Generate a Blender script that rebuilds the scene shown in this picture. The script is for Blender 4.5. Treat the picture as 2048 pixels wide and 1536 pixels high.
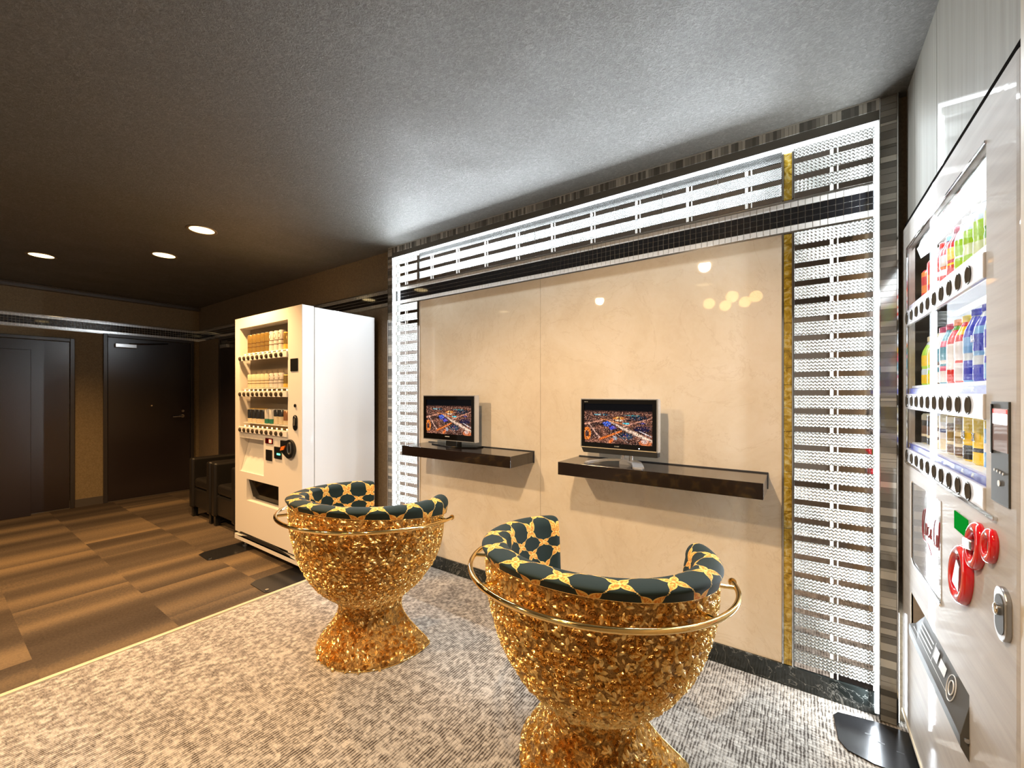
import bpy, math, random
import numpy as np
from mathutils import Vector, Matrix
random.seed(7)
for _o in list(bpy.data.objects):
    bpy.data.objects.remove(_o, do_unlink=True)
SC = bpy.context.scene
COL = SC.collection
PI = math.pi

# ------------------------------------------------------------------ camera
cam_d = bpy.data.cameras.new('camera')
cam_d.sensor_width = 36.0
cam_d.lens = 830.0 / 2048.0 * 36.0
cam_d.shift_y = 19.5 / 2048.0
cam_d.clip_start = 0.02
cam = bpy.data.objects.new('camera', cam_d)
cam.location = (0, 0, 1.25)
cam.rotation_euler = (PI / 2, 0, math.radians(34.795))
COL.objects.link(cam)
SC.camera = cam

# ------------------------------------------------------------------ world and exposure
w = bpy.data.worlds.new('world')
SC.world = w
w.use_nodes = True
w.node_tree.nodes['Background'].inputs[0].default_value = (1.0, 0.85, 0.68, 1)
w.node_tree.nodes['Background'].inputs[1].default_value = 0.14
SC.view_settings.view_transform = 'Standard'
SC.view_settings.look = 'None'
SC.view_settings.gamma = 1.0
SC.view_settings.use_curve_mapping = False
SC.view_settings.exposure = 1.15

CEIL = 2.38
WARM = (1.0, 0.70, 0.42)
AMBER = (1.0, 0.58, 0.25)
LED_STRENGTH = 5.0
LED_WATTS = (5.5, 11.0, 16.0)      # left, right and top strips
# ceiling lamps: x, y, watts, in view?
DOWNLIGHTS = [(-3.39, 1.13, 80, 1), (-4.26, 1.16, 55, 1), (-5.09, 0.59, 75, 1),
              (-0.68, 0.38, 62, 0), (-0.82, -0.38, 10, 0), (-1.95, -0.35, 75, 0),  # last one here is unseen, added and tilted to brighten the marble
              (-3.35, -0.35, 80, 0), (-2.3, -1.5, 18, 0), (-0.5, -1.35, 12, 0)]  # first one here is unseen, added to light the white machine's front

# the light of the three strips inside the alcove frame (tubes: led_strip below)
def strip_light(loc, aim, length, watts):
    ld = bpy.data.lights.new('strip_light', 'AREA'); ld.shape = 'RECTANGLE'; ld.size = length; ld.size_y = 0.010
    ld.energy = watts; ld.color = (0.86, 0.94, 1.0)
    lo = bpy.data.objects.new('strip_light', ld); COL.objects.link(lo); lo.location = loc
    z = -Vector(aim).normalized(); x = Vector((1, 0, 0)) if abs(aim[0]) < .01 else Vector((0, 0, 1)); y = z.cross(x)
    lo.rotation_euler = Matrix((x, y, z)).transposed().to_euler()
strip_light((-2.572, 2.108, 1.15), (1, -0.75, 0), 2.2, LED_WATTS[0])
strip_light((0.235, 2.108, 1.15), (-1, -0.75, 0), 2.2, LED_WATTS[1])
strip_light((-1.30, 2.108, 2.286), (0, -0.75, -1), 2.45, LED_WATTS[2])

# ------------------------------------------------------------------ materials
def new_mat(name):
    m = bpy.data.materials.new(name); m.use_nodes = True
    return m, m.node_tree, m.node_tree.nodes['Principled BSDF']

def mat(name, c, rough=0.5, metal=0.0, emit=None, es=0.0, coat=0.0, spec=None, bump=None, sheen=0.0):
    m, t, b = new_mat(name)
    b.inputs['Base Color'].default_value = (*c, 1)
    b.inputs['Roughness'].default_value = rough
    b.inputs['Metallic'].default_value = metal
    if coat: b.inputs['Coat Weight'].default_value = coat; b.inputs['Coat Roughness'].default_value = 0.04
    if spec is not None: b.inputs['Specular IOR Level'].default_value = spec
    if sheen: b.inputs['Sheen Weight'].default_value = sheen
    if emit:
        b.inputs['Emission Color'].default_value = (*emit, 1)
        b.inputs['Emission Strength'].default_value = es
    if bump:
        sc, st, d = bump
        n = t.nodes.new('ShaderNodeTexNoise'); n.inputs['Scale'].default_value = sc; n.inputs['Detail'].default_value = 6
        co = t.nodes.new('ShaderNodeTexCoord'); t.links.new(co.outputs['Object'], n.inputs['Vector'])
        bp = t.nodes.new('ShaderNodeBump'); bp.inputs['Strength'].default_value = st; bp.inputs['Distance'].default_value = d
        t.links.new(n.outputs['Fac'], bp.inputs['Height']); t.links.new(bp.outputs['Normal'], b.inputs['Normal'])
    return m

class NT:
    """small helper for node graphs"""
    def __init__(s, m): s.t = m.node_tree
    def n(s, typ, **k):
        x = s.t.nodes.new(typ)
        for a, v in k.items(): setattr(x, a, v)
        return x
    def l(s, a, b): s.t.links.new(a, b)
    def set(s, inp, v):
        if hasattr(v, 'is_output') or isinstance(v, bpy.types.NodeSocket): s.l(v, inp)
        else: inp.default_value = v
    def m(s, op, a, b=0.0, c=0.0, clamp=False):
        x = s.n('ShaderNodeMath', operation=op, use_clamp=clamp)
        s.set(x.inputs[0], a); s.set(x.inputs[1], b); s.set(x.inputs[2], c)
        return x.outputs[0]
    def obj(s):
        co = s.n('ShaderNodeTexCoord'); sp = s.n('ShaderNodeSeparateXYZ'); s.l(co.outputs['Object'], sp.inputs[0])
        return co.outputs['Object'], sp.outputs
    def mapping(s, vec, scale=(1, 1, 1), loc=(0, 0, 0)):
        x = s.n('ShaderNodeMapping'); s.l(vec, x.inputs['Vector'])
        x.inputs['Scale'].default_value = scale; x.inputs['Location'].default_value = loc
        return x.outputs[0]
    def noise(s, vec, sc=5, det=4, rough=0.5, dist=0.0):
        x = s.n('ShaderNodeTexNoise'); s.l(vec, x.inputs['Vector'])
        x.inputs['Scale'].default_value = sc; x.inputs['Detail'].default_value = det
        x.inputs['Roughness'].default_value = rough; x.inputs['Distortion'].default_value = dist
        return x.outputs['Fac']
    def ramp(s, fac, stops):
        x = s.n('ShaderNodeValToRGB'); s.l(fac, x.inputs[0])
        e = x.color_ramp.elements
        while len(e) < len(stops): e.new(0.5)
        for i, (p, c) in enumerate(stops):
            e[i].position = p; e[i].color = (*c, 1)
        return x.outputs[0]
    def mix(s, f, a, b, mode='MIX'):
        x = s.n('ShaderNodeMix', data_type='RGBA', blend_type=mode)
        s.set(x.inputs[0], f)
        for i, v in ((6, a), (7, b)):
            if isinstance(v, tuple): x.inputs[i].default_value = (*v, 1)
            else: s.l(v, x.inputs[i])
        return x.outputs[2]
    def bump(s, h, st, d, b):
        x = s.n('ShaderNodeBump'); x.inputs['Strength'].default_value = st; x.inputs['Distance'].default_value = d
        s.l(h, x.inputs['Height']); s.l(x.outputs[0], b.inputs['Normal'])

def m_ceiling():
    m, t, b = new_mat('dark_plaster'); g = NT(m); v, _ = g.obj()
    n1 = g.noise(v, 75, 8, 0.75, 0.9); n2 = g.noise(v, 3.2, 3, 0.5, 0.4)
    c = g.ramp(n1, [(0.30, (0.066, 0.061, 0.050)), (0.5, (0.098, 0.092, 0.078)), (0.75, (0.20, 0.195, 0.175))])
    g.l(c, b.inputs['Base Color'])
    r = g.m('MULTIPLY_ADD', n2, 0.25, 0.33); g.l(r, b.inputs['Roughness'])
    h = g.m('ADD', g.m('MULTIPLY', n1, 0.7), g.m('MULTIPLY', g.noise(v, 140, 4, 0.7), 0.3))
    g.bump(h, 0.55, 0.012, b); b.inputs['Specular IOR Level'].default_value = 0.6
    return m

def m_marble():
    m, t, b = new_mat('tan_marble'); g = NT(m); v, _ = g.obj()
    n1 = g.noise(v, 3.0, 9, 0.68, 0.8); n2 = g.noise(v, 22, 7, 0.7, 1.2)
    vn = g.m('ABSOLUTE', g.m('SUBTRACT', g.noise(v, 2.1, 6, 0.62, 1.8), 0.5))
    base = g.ramp(n1, [(0.3, (0.70, 0.60, 0.46)), (0.5, (0.76, 0.67, 0.53)), (0.7, (0.81, 0.73, 0.61))])
    base = g.mix(g.m('MULTIPLY', g.m('SUBTRACT', n2, 0.42, clamp=True), 0.9), base, (0.84, 0.78, 0.68))
    base = g.mix(g.m('MULTIPLY', g.m('SUBTRACT', 0.012, vn, clamp=True), 26), base, (0.60, 0.49, 0.35))
    g.l(base, b.inputs['Base Color']); b.inputs['Roughness'].default_value = 0.025
    b.inputs['Specular IOR Level'].default_value = 0.5
    return m

def m_black_marble():
    m, t, b = new_mat('black_marble'); g = NT(m); v, _ = g.obj()
    vn = g.m('ABSOLUTE', g.m('SUBTRACT', g.noise(v, 4.5, 5, 0.6, 2.4), 0.5))
    c = g.mix(g.m('MULTIPLY', g.m('SUBTRACT', 0.008, vn, clamp=True), 90), (0.018, 0.022, 0.021), (0.35, 0.36, 0.34))
    g.l(c, b.inputs['Base Color']); b.inputs['Roughness'].default_value = 0.1
    return m

def m_carpet_light():
    m, t, b = new_mat('woven_carpet'); g = NT(m); v, xyz = g.obj()
    # cords that run along y with broken dark yarn between them, crossed by a finer weft
    rx = g.m('DIVIDE', xyz[0], 0.0115); rowi = g.m('FLOOR', rx)
    edge = g.m('MULTIPLY', g.m('ABSOLUTE', g.m('SUBTRACT', g.m('FRACT', rx), 0.5)), 2.0)
    def cn(a_, b_):
        cb = g.n('ShaderNodeCombineXYZ'); g.set(cb.inputs[0], a_); g.set(cb.inputs[1], b_); return cb.outputs[0]
    wr = g.n('ShaderNodeTexWhiteNoise', noise_dimensions='1D'); g.l(rowi, wr.inputs['W'])
    n1 = g.noise(cn(g.m('MULTIPLY', wr.outputs['Value'], 97.0), g.m('MULTIPLY_ADD', wr.outputs['Value'], 53.0, g.m('MULTIPLY', xyz[1], 32.0))), 1.0, 3, 0.6)
    n2 = g.noise(g.mapping(v, (60, 190, 1)), 1.0, 2, 0.6)
    pl = g.noise(g.mapping(v, (13, 2.2, 1)), 1.0, 2, 0.6); pl2 = g.noise(g.mapping(v, (2.2, 15, 1)), 1.0, 2, 0.6)
    den = g.m('MULTIPLY', g.m('ADD', g.m('ADD', pl, pl2), -1.0), 0.12)
    d1 = g.m('MULTIPLY', g.m('ADD', g.m('SUBTRACT', n1, 0.37), den), 4.5, clamp=True)
    d2 = g.m('MULTIPLY', g.m('ADD', g.m('SUBTRACT', n2, 0.54), den), 5.0, clamp=True)
    dk = g.m('ADD', g.m('MULTIPLY', g.m('MULTIPLY', g.m('POWER', edge, 0.65), d1), 1.15), g.m('MULTIPLY', d2, 0.38), clamp=True)
    f = g.noise(g.mapping(v, (330, 260, 1)), 1.0, 2, 0.6)
    base = g.ramp(f, [(0.3, (0.42, 0.385, 0.335)), (0.7, (0.62, 0.585, 0.53))])
    c = g.mix(dk, base, (0.062, 0.050, 0.042))
    row = g.m('SUBTRACT', 1.0, edge); loop = g.m('SINE', g.m('MULTIPLY', xyz[1], 420.0))
    g.l(c, b.inputs['Base Color']); b.inputs['Roughness'].default_value = 0.95
    b.inputs['Specular IOR Level'].default_value = 0.1
    h = g.m('ADD', g.m('MULTIPLY', row, 0.5), g.m('ADD', g.m('MULTIPLY', loop, 0.2), f))
    g.bump(h, 0.7, 0.004, b)
    return m

def m_carpet_dark():
    m, t, b = new_mat('striped_carpet_tiles'); g = NT(m); v, xyz = g.obj()
    # half metre tiles; soft stripes run along y and shift from tile to tile
    ty = g.m('FLOOR', g.m('DIVIDE', g.m('ADD', xyz[1], 0.18), 0.495))
    tx = g.m('FLOOR', g.m('DIVIDE', g.m('ADD', xyz[0], g.m('MULTIPLY', ty, 0.21)), 0.495))
    wn = g.n('ShaderNodeTexWhiteNoise', noise_dimensions='2D')
    cb = g.n('ShaderNodeCombineXYZ'); g.l(tx, cb.inputs[0]); g.l(ty, cb.inputs[1]); g.l(cb.outputs[0], wn.inputs['Vector'])
    off = g.m('MULTIPLY', wn.outputs['Value'], 7.0)
    cb2 = g.n('ShaderNodeCombineXYZ')
    g.l(g.m('ADD', g.m('MULTIPLY', xyz[0], 4.2), off), cb2.inputs[0]); g.l(g.m('MULTIPLY', xyz[1], 0.25), cb2.inputs[1])
    g.l(g.m('MULTIPLY', off, 3.0), cb2.inputs[2])
    s = g.noise(cb2.outputs[0], 1.0, 1, 0.4)
    fine = g.noise(g.mapping(v, (60, 90, 1)), 1.0, 4, 0.7)
    k = g.m('ADD', s, g.m('MULTIPLY', g.m('SUBTRACT', fine, 0.5), 0.35))
    c = g.ramp(k, [(0.26, (0.036, 0.027, 0.020)), (0.5, (0.075, 0.057, 0.040)), (0.74, (0.165, 0.118, 0.068))])
    g.l(c, b.inputs['Base Color']); b.inputs['Roughness'].default_value = 0.95
    b.inputs['Specular IOR Level'].default_value = 0.1
    g.bump(fine, 0.6, 0.004, b)
    return m

def m_wallpaper(name, c0, c1):
    m, t, b = new_mat(name); g = NT(m); v, _ = g.obj()
    n = g.noise(v, 90, 5, 0.7)
    g.l(g.ramp(n, [(0.35, c0), (0.68, c1)]), b.inputs['Base Color'])
    b.inputs['Roughness'].default_value = 0.62; g.bump(n, 0.4, 0.004, b)
    return m

def m_glass_tile():
    # silvered glass with a basket weave relief
    m, t, b = new_mat('woven_silver_glass'); g = NT(m); v, xyz = g.obj()
    p = 0.0135
    x = g.m('DIVIDE', xyz[0], p); z = g.m('DIVIDE', xyz[2], p)
    d1 = g.m('ADD', x, z); d2 = g.m('SUBTRACT', x, z)
    ch = g.m('MODULO', g.m('ADD', g.m('FLOOR', d1), g.m('FLOOR', d2)), 2.0)
    ch = g.m('ABSOLUTE', ch)
    f1 = g.m('ABSOLUTE', g.m('SUBTRACT', g.m('FRACT', d1), 0.5)); f2 = g.m('ABSOLUTE', g.m('SUBTRACT', g.m('FRACT', d2), 0.5))
    pick = g.m('ADD', g.m('MULTIPLY', ch, f1), g.m('MULTIPLY', g.m('SUBTRACT', 1.0, ch), f2))
    h = g.m('SUBTRACT', 1.0, g.m('MULTIPLY', pick, 2.0))
    h = g.m('POWER', g.m('MAXIMUM', h, 0.001), 0.5)
    c = g.ramp(h, [(0.25, (0.02, 0.018, 0.016)), (0.55, (0.18, 0.18, 0.165)), (0.95, (0.50, 0.50, 0.47))])
    g.l(c, b.inputs['Base Color'])
    b.inputs['Metallic'].default_value = 0.6; b.inputs['Roughness'].default_value = 0.30
    b.inputs['Coat Weight'].default_value = 0.08; b.inputs['Coat Roughness'].default_value = 0.05
    g.bump(h, 1.0, 0.0045, b)
    return m

def m_diamond_glass():
    m, t, b = new_mat('diamond_silver_glass'); g = NT(m); v, xyz = g.obj()
    p = 0.0075
    x = g.m('DIVIDE', xyz[0], p); z = g.m('DIVIDE', xyz[2], p)
    f1 = g.m('ABSOLUTE', g.m('SUBTRACT', g.m('FRACT', g.m('ADD', x, z)), 0.5))
    f2 = g.m('ABSOLUTE', g.m('SUBTRACT', g.m('FRACT', g.m('SUBTRACT', x, z)), 0.5))
    h = g.m('SUBTRACT', 1.0, g.m('MULTIPLY', g.m('MAXIMUM', f1, f2), 2.0))
    c = g.ramp(h, [(0.10, (0.03, 0.03, 0.03)), (0.45, (0.20, 0.205, 0.20)), (0.95, (0.50, 0.51, 0.50))])
    g.l(c, b.inputs['Base Color'])
    b.inputs['Metallic'].default_value = 0.6; b.inputs['Roughness'].default_value = 0.30
    b.inputs['Coat Weight'].default_value = 0.08
    g.bump(h, 1.0, 0.003, b)
    return m

def m_yellow_glass():
    m, t, b = new_mat('amber_glass'); g = NT(m); v, _ = g.obj()
    n = g.noise(v, 28, 5, 0.6, 1.5)
    g.l(g.ramp(n, [(0.3, (0.20, 0.11, 0.005)), (0.5, (0.55, 0.36, 0.03)), (0.68, (0.78, 0.66, 0.30))]), b.inputs['Base Color'])
    b.inputs['Roughness'].default_value = 0.06; b.inputs['Metallic'].default_value = 0.35; b.inputs['Coat Weight'].default_value = 1
    return m

def m_stick_mosaic():
    # grey glass sticks; the white-noise cell colour comes from a per-face attribute
    m, t, b = new_mat('grey_stick_mosaic'); g = NT(m)
    a = g.n('ShaderNodeAttribute', attribute_name='tone')
    g.l(a.outputs['Color'], b.inputs['Base Color'])
    b.inputs['Roughness'].default_value = 0.12; b.inputs['Metallic'].default_value = 0.45; b.inputs['Coat Weight'].default_value = 0.6
    return m

def m_gold():
    m, t, b = new_mat('antique_gold'); g = NT(m); v, _ = g.obj()
    n = g.noise(v, 60, 4, 0.6)
    g.l(g.ramp(n, [(0.3, (0.72, 0.46, 0.15)), (0.7, (0.92, 0.66, 0.28))]), b.inputs['Base Color'])
    b.inputs['Metallic'].default_value = 0.95; b.inputs['Roughness'].default_value = 0.30
    return m

def m_crevice_shade():  # darker shell base: shade between the raised roses painted into the colour
    m, t, b = new_mat('gold_crevice_shade'); g = NT(m); v, _ = g.obj()
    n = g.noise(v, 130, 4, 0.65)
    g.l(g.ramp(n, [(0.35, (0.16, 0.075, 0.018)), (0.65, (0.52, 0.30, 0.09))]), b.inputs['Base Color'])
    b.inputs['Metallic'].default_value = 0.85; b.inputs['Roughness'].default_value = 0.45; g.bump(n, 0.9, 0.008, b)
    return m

def m_fabric():
    m, t, b = new_mat('star_fabric'); g = NT(m)
    uv = g.n('ShaderNodeUVMap'); sp = g.n('ShaderNodeSeparateXYZ'); g.l(uv.outputs[0], sp.inputs[0])
    u = g.m('DIVIDE', sp.outputs[0], 0.150); v = g.m('DIVIDE', sp.outputs[1], 0.130)
    s = g.m('ADD', u, v); q = g.m('SUBTRACT', u, v)
    sf = g.m('SUBTRACT', g.m('FRACT', g.m('ADD', s, 0.5)), 0.5); qf = g.m('SUBTRACT', g.m('FRACT', g.m('ADD', q, 0.5)), 0.5)
    sa = g.m('ABSOLUTE', sf); qa = g.m('ABSOLUTE', qf)
    def petal(al, ac):
        # a leaf that swells and then tapers along the lattice line
        tpos = g.m('DIVIDE', al, 0.42, clamp=True)
        wd = g.m('MULTIPLY', g.m('SINE', g.m('MULTIPLY', g.m('POWER', tpos, 0.75), PI)), 0.115)
        return g.m('GREATER_THAN', wd, ac), g.m('LESS_THAN', ac, g.m('MULTIPLY', wd, 0.62))
    p1, c1 = petal(sa, qa); p2, c2 = petal(qa, sa)
    pet = g.m('MAXIMUM', p1, p2); core = g.m('MAXIMUM', c1, c2)
    def chain(al, ac):
        wv = g.m('MULTIPLY_ADD', g.m('SINE', g.m('MULTIPLY', al, 110.0)), 0.008, 0.014)
        return g.m('MULTIPLY', g.m('GREATER_THAN', wv, ac), g.m('GREATER_THAN', al, 0.40))
    chn = g.m('MAXIMUM', chain(sa, qa), chain(qa, sa))
    dot = g.m('LESS_THAN', g.m('ADD', g.m('POWER', sa, 2.0), g.m('POWER', qa, 2.0)), 0.0022)
    co = g.n('ShaderNodeTexCoord'); nz = g.noise(co.outputs['Object'], 160, 3, 0.7)
    c = g.mix(0.0, (0.006, 0.016, 0.013), (0, 0, 0))
    c = g.mix(chn, c, (0.50, 0.36, 0.13))
    c = g.mix(pet, c, (0.80, 0.50, 0.12))
    c = g.mix(g.m('MULTIPLY', core, g.m('GREATER_THAN', nz, 0.47)), c, (0.62, 0.20, 0.02))
    c = g.mix(dot, c, (0.82, 0.58, 0.2))
    g.l(c, b.inputs['Base Color']); b.inputs['Roughness'].default_value = 0.75
    b.inputs['Sheen Weight'].default_value = 0.03; b.inputs['Specular IOR Level'].default_value = 0.25
    return m

def m_screen():
    m = bpy.data.materials.new('city_screen'); m.use_nodes = True; g = NT(m)
    b = m.node_tree.nodes['Principled BSDF']
    a = g.n('ShaderNodeAttribute', attribute_name='picture')
    b.inputs['Base Color'].default_value = (0.003, 0.003, 0.003, 1); b.inputs['Roughness'].default_value = 0.2; b.inputs['Specular IOR Level'].default_value = 0.08
    g.l(a.outputs['Color'], b.inputs['Emission Color']); b.inputs['Emission Strength'].default_value = 1.0
    return m

def m_laminate(name, c0, c1, rough, vertical=True, coat=0.0):
    m, t, b = new_mat(name); g = NT(m); v, _ = g.obj()
    sc = (1, 46, 1.3) if vertical else (1, 1.5, 40)
    n = g.noise(g.mapping(v, sc), 1.0, 6, 0.65)
    g.l(g.ramp(n, [(0.3, c0), (0.7, c1)]), b.inputs['Base Color'])
    b.inputs['Roughness'].default_value = rough; b.inputs['Specular IOR Level'].default_value = 0.05
    if coat: b.inputs['Coat Weight'].default_value = coat; b.inputs['Coat Roughness'].default_value = 0.03
    if not vertical:
        n2 = g.noise(g.mapping(v, (1, 0.8, 24)), 1.0, 2, 0.5)
        x = g.n('ShaderNodeBump'); x.inputs['Strength'].default_value = 0.10; x.inputs['Distance'].default_value = 0.004
        g.l(n2, x.inputs['Height']); g.l(x.outputs[0], b.inputs['Coat Normal'])
    return m

def m_clear(name='clear_pane', tint=(1, 1, 1), gl=0.09):
    m = bpy.data.materials.new(name); m.use_nodes = True; g = NT(m)
    m.node_tree.nodes.remove(m.node_tree.nodes['Principled BSDF'])
    out = m.node_tree.nodes['Material Output']
    tr = g.n('ShaderNodeBsdfTransparent'); tr.inputs[0].default_value = (*tint, 1)
    gs = g.n('ShaderNodeBsdfGlossy'); gs.inputs['Roughness'].default_value = 0.02
    lw0 = g.n('ShaderNodeLayerWeight'); lw0.inputs[0].default_value = 0.5
    class _L: outputs = [g.m('MULTIPLY_ADD', g.m('POWER', lw0.outputs['Facing'], 5.0), 0.22, 0.03)]
    lw = _L
    mx = g.n('ShaderNodeMixShader'); g.l(lw.outputs[0], mx.inputs[0]); g.l(tr.outputs[0], mx.inputs[1]); g.l(gs.outputs[0], mx.inputs[2])
    g.l(mx.outputs[0], out.inputs[0])
    return m

M = dict(
    ceiling=m_ceiling(), marble=m_marble(), blackmarble=m_black_marble(), carpet=m_carpet_light(), tiles=m_carpet_dark(),
    wall=m_wallpaper('brown_wallpaper', (0.13, 0.095, 0.055), (0.21, 0.155, 0.095)),
    wall2=m_wallpaper('olive_brown_wallpaper', (0.15, 0.11, 0.055), (0.24, 0.18, 0.095)),
    weave=m_glass_tile(), diamond=m_diamond_glass(), amber=m_yellow_glass(), stick=m_stick_mosaic(), gold=m_gold(), crevice_shade=m_crevice_shade(), fabric=m_fabric(),
    screen=m_screen(), clear=m_clear(),
    panel=m_laminate('grey_wood_laminate', (0.26, 0.245, 0.215), (0.35, 0.335, 0.295), 0.5, True, 0.35),
    vend=m_laminate('taupe_gloss_laminate', (0.37, 0.34, 0.305), (0.46, 0.425, 0.385), 0.5, False, 0.30),
    mirror=mat('mirror_strip', (0.50, 0.45, 0.42), 0.04, 1.0),
    chrome=mat('chrome', (0.78, 0.78, 0.78), 0.07, 1.0), steel=mat('brushed_steel', (0.45, 0.45, 0.45), 0.3, 1.0),
    whitetile=mat('cream_mosaic', (0.72, 0.70, 0.66), 0.12, coat=0.5), blacktile=mat('black_mosaic', (0.006, 0.006, 0.007), 0.05, coat=1.0),
    grout=mat('grout', (0.55, 0.54, 0.52), 0.8), brass=mat('polished_brass', (0.95, 0.68, 0.28), 0.08, 1.0),
    led=mat('led_diffuser', (1, 1, 1), 0.5, emit=(0.86, 0.94, 1.0), es=LED_STRENGTH),
    white=mat('white_enamel', (0.80, 0.80, 0.80), 0.16, coat=0.4), cream=mat('cream_enamel', (0.78, 0.74, 0.68), 0.32),
    dark=mat('black_plastic', (0.012, 0.012, 0.012), 0.18), darkmatt=mat('black_matt', (0.010, 0.010, 0.010), 0.6),
    shelf=mat('espresso_board', (0.014, 0.008, 0.006), 0.16, coat=0.35), shelfgap=mat('shelf_plate', (0.03, 0.03, 0.03), 0.4),
    door=mat('dark_door', (0.022, 0.016, 0.016), 0.22, bump=(90, 0.15, 0.002)), doorframe=mat('door_frame', (0.03, 0.026, 0.026), 0.28),
    leather=mat('black_leather', (0.010, 0.009, 0.008), 0.30, bump=(120, 0.2, 0.002)), plate=mat('black_steel_plate', (0.035, 0.035, 0.037), 0.20, metal=0.6, bump=(12, 0.04, 0.01)),
    lampwarm=mat('warm_lamp', (1, 1, 1), 0.5, emit=(1.0, 0.66, 0.26), es=14.0), ring=mat('lamp_ring', (0.35, 0.25, 0.15), 0.4, 0.6),
    lens=mat('lamp_lens', (1, 1, 1), 0.5, emit=(1.0, 0.74, 0.34), es=1.6),
    inner=mat('display_lining', (0.17, 0.14, 0.10), 0.5), innerwhite=mat('white_lining', (0.80, 0.82, 0.84), 0.35),
    grey=mat('grey_plastic', (0.22, 0.22, 0.21), 0.3), lightgrey=mat('light_grey_rail', (0.55, 0.54, 0.55), 0.25, coat=0.5), darkgrey=mat('charcoal_panel', (0.060, 0.060, 0.056), 0.5, spec=0.15),
    red=mat('red_gloss', (0.62, 0.006, 0.012), 0.08, coat=1.0), green=mat('green_display', (0.0, 0.10, 0.01), 0.2, emit=(0.01, 0.35, 0.03), es=0.22, spec=0.0),
    greenlit=mat('green_light', (0, 0.3, 0.1), 0.3, emit=(0.1, 1.0, 0.35), es=2.0), redlit=mat('red_light', (0.3, 0, 0), 0.3, emit=(1.0, 0.12, 0.06), es=3.0),
    redscreen=mat('red_black_display', (0.05, 0.0, 0.0), 0.2), amberlit=mat('amber_button_light', (1, .5, .2), 0.3, emit=(1.0, 0.50, 0.15), es=5.0),
    adpanel=mat('silver_ad_panel', (0.50, 0.50, 0.50), 0.06, coat=1.0), script=mat('maroon_script', (0.28, 0.02, 0.03), 0.3),
    button=mat('bronze_button', (0.06, 0.048, 0.034), 0.9, 0.0, spec=0.0), bluestrip=mat('blue_price_strip', (0.14, 0.17, 0.62), 0.3), palestrip=mat('lilac_strip', (0.66, 0.66, 0.80), 0.3),
    lampw=mat('display_lamp', (1, 1, 1), 0.5, emit=(0.85, 0.93, 1.0), es=4.0), silver=mat('silver_plastic', (0.62, 0.62, 0.62), 0.18, 0.7),
    bezel=mat('piano_black', (0.006, 0.005, 0.004), 0.06, spec=0.2, coat=0.15), greymark=mat('pale_mark', (0.6, 0.6, 0.58), 0.4),
    crown=mat('dark_moulding', (0.07, 0.06, 0.052), 0.4), ribbon=mat('cream_edge_strip', (0.70, 0.60, 0.42), 0.35, 0.3), bandgold=mat('orange_tip', (0.8, 0.2, 0.03), 0.3),
)
_pc = {}
def pm(name, c, rough=0.25, metal=0.0, es=0.0):
    """plain packaging colours"""
    if name not in _pc: _pc[name] = mat(name, c, rough, metal, coat=0.5)
    return _pc[name]

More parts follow.
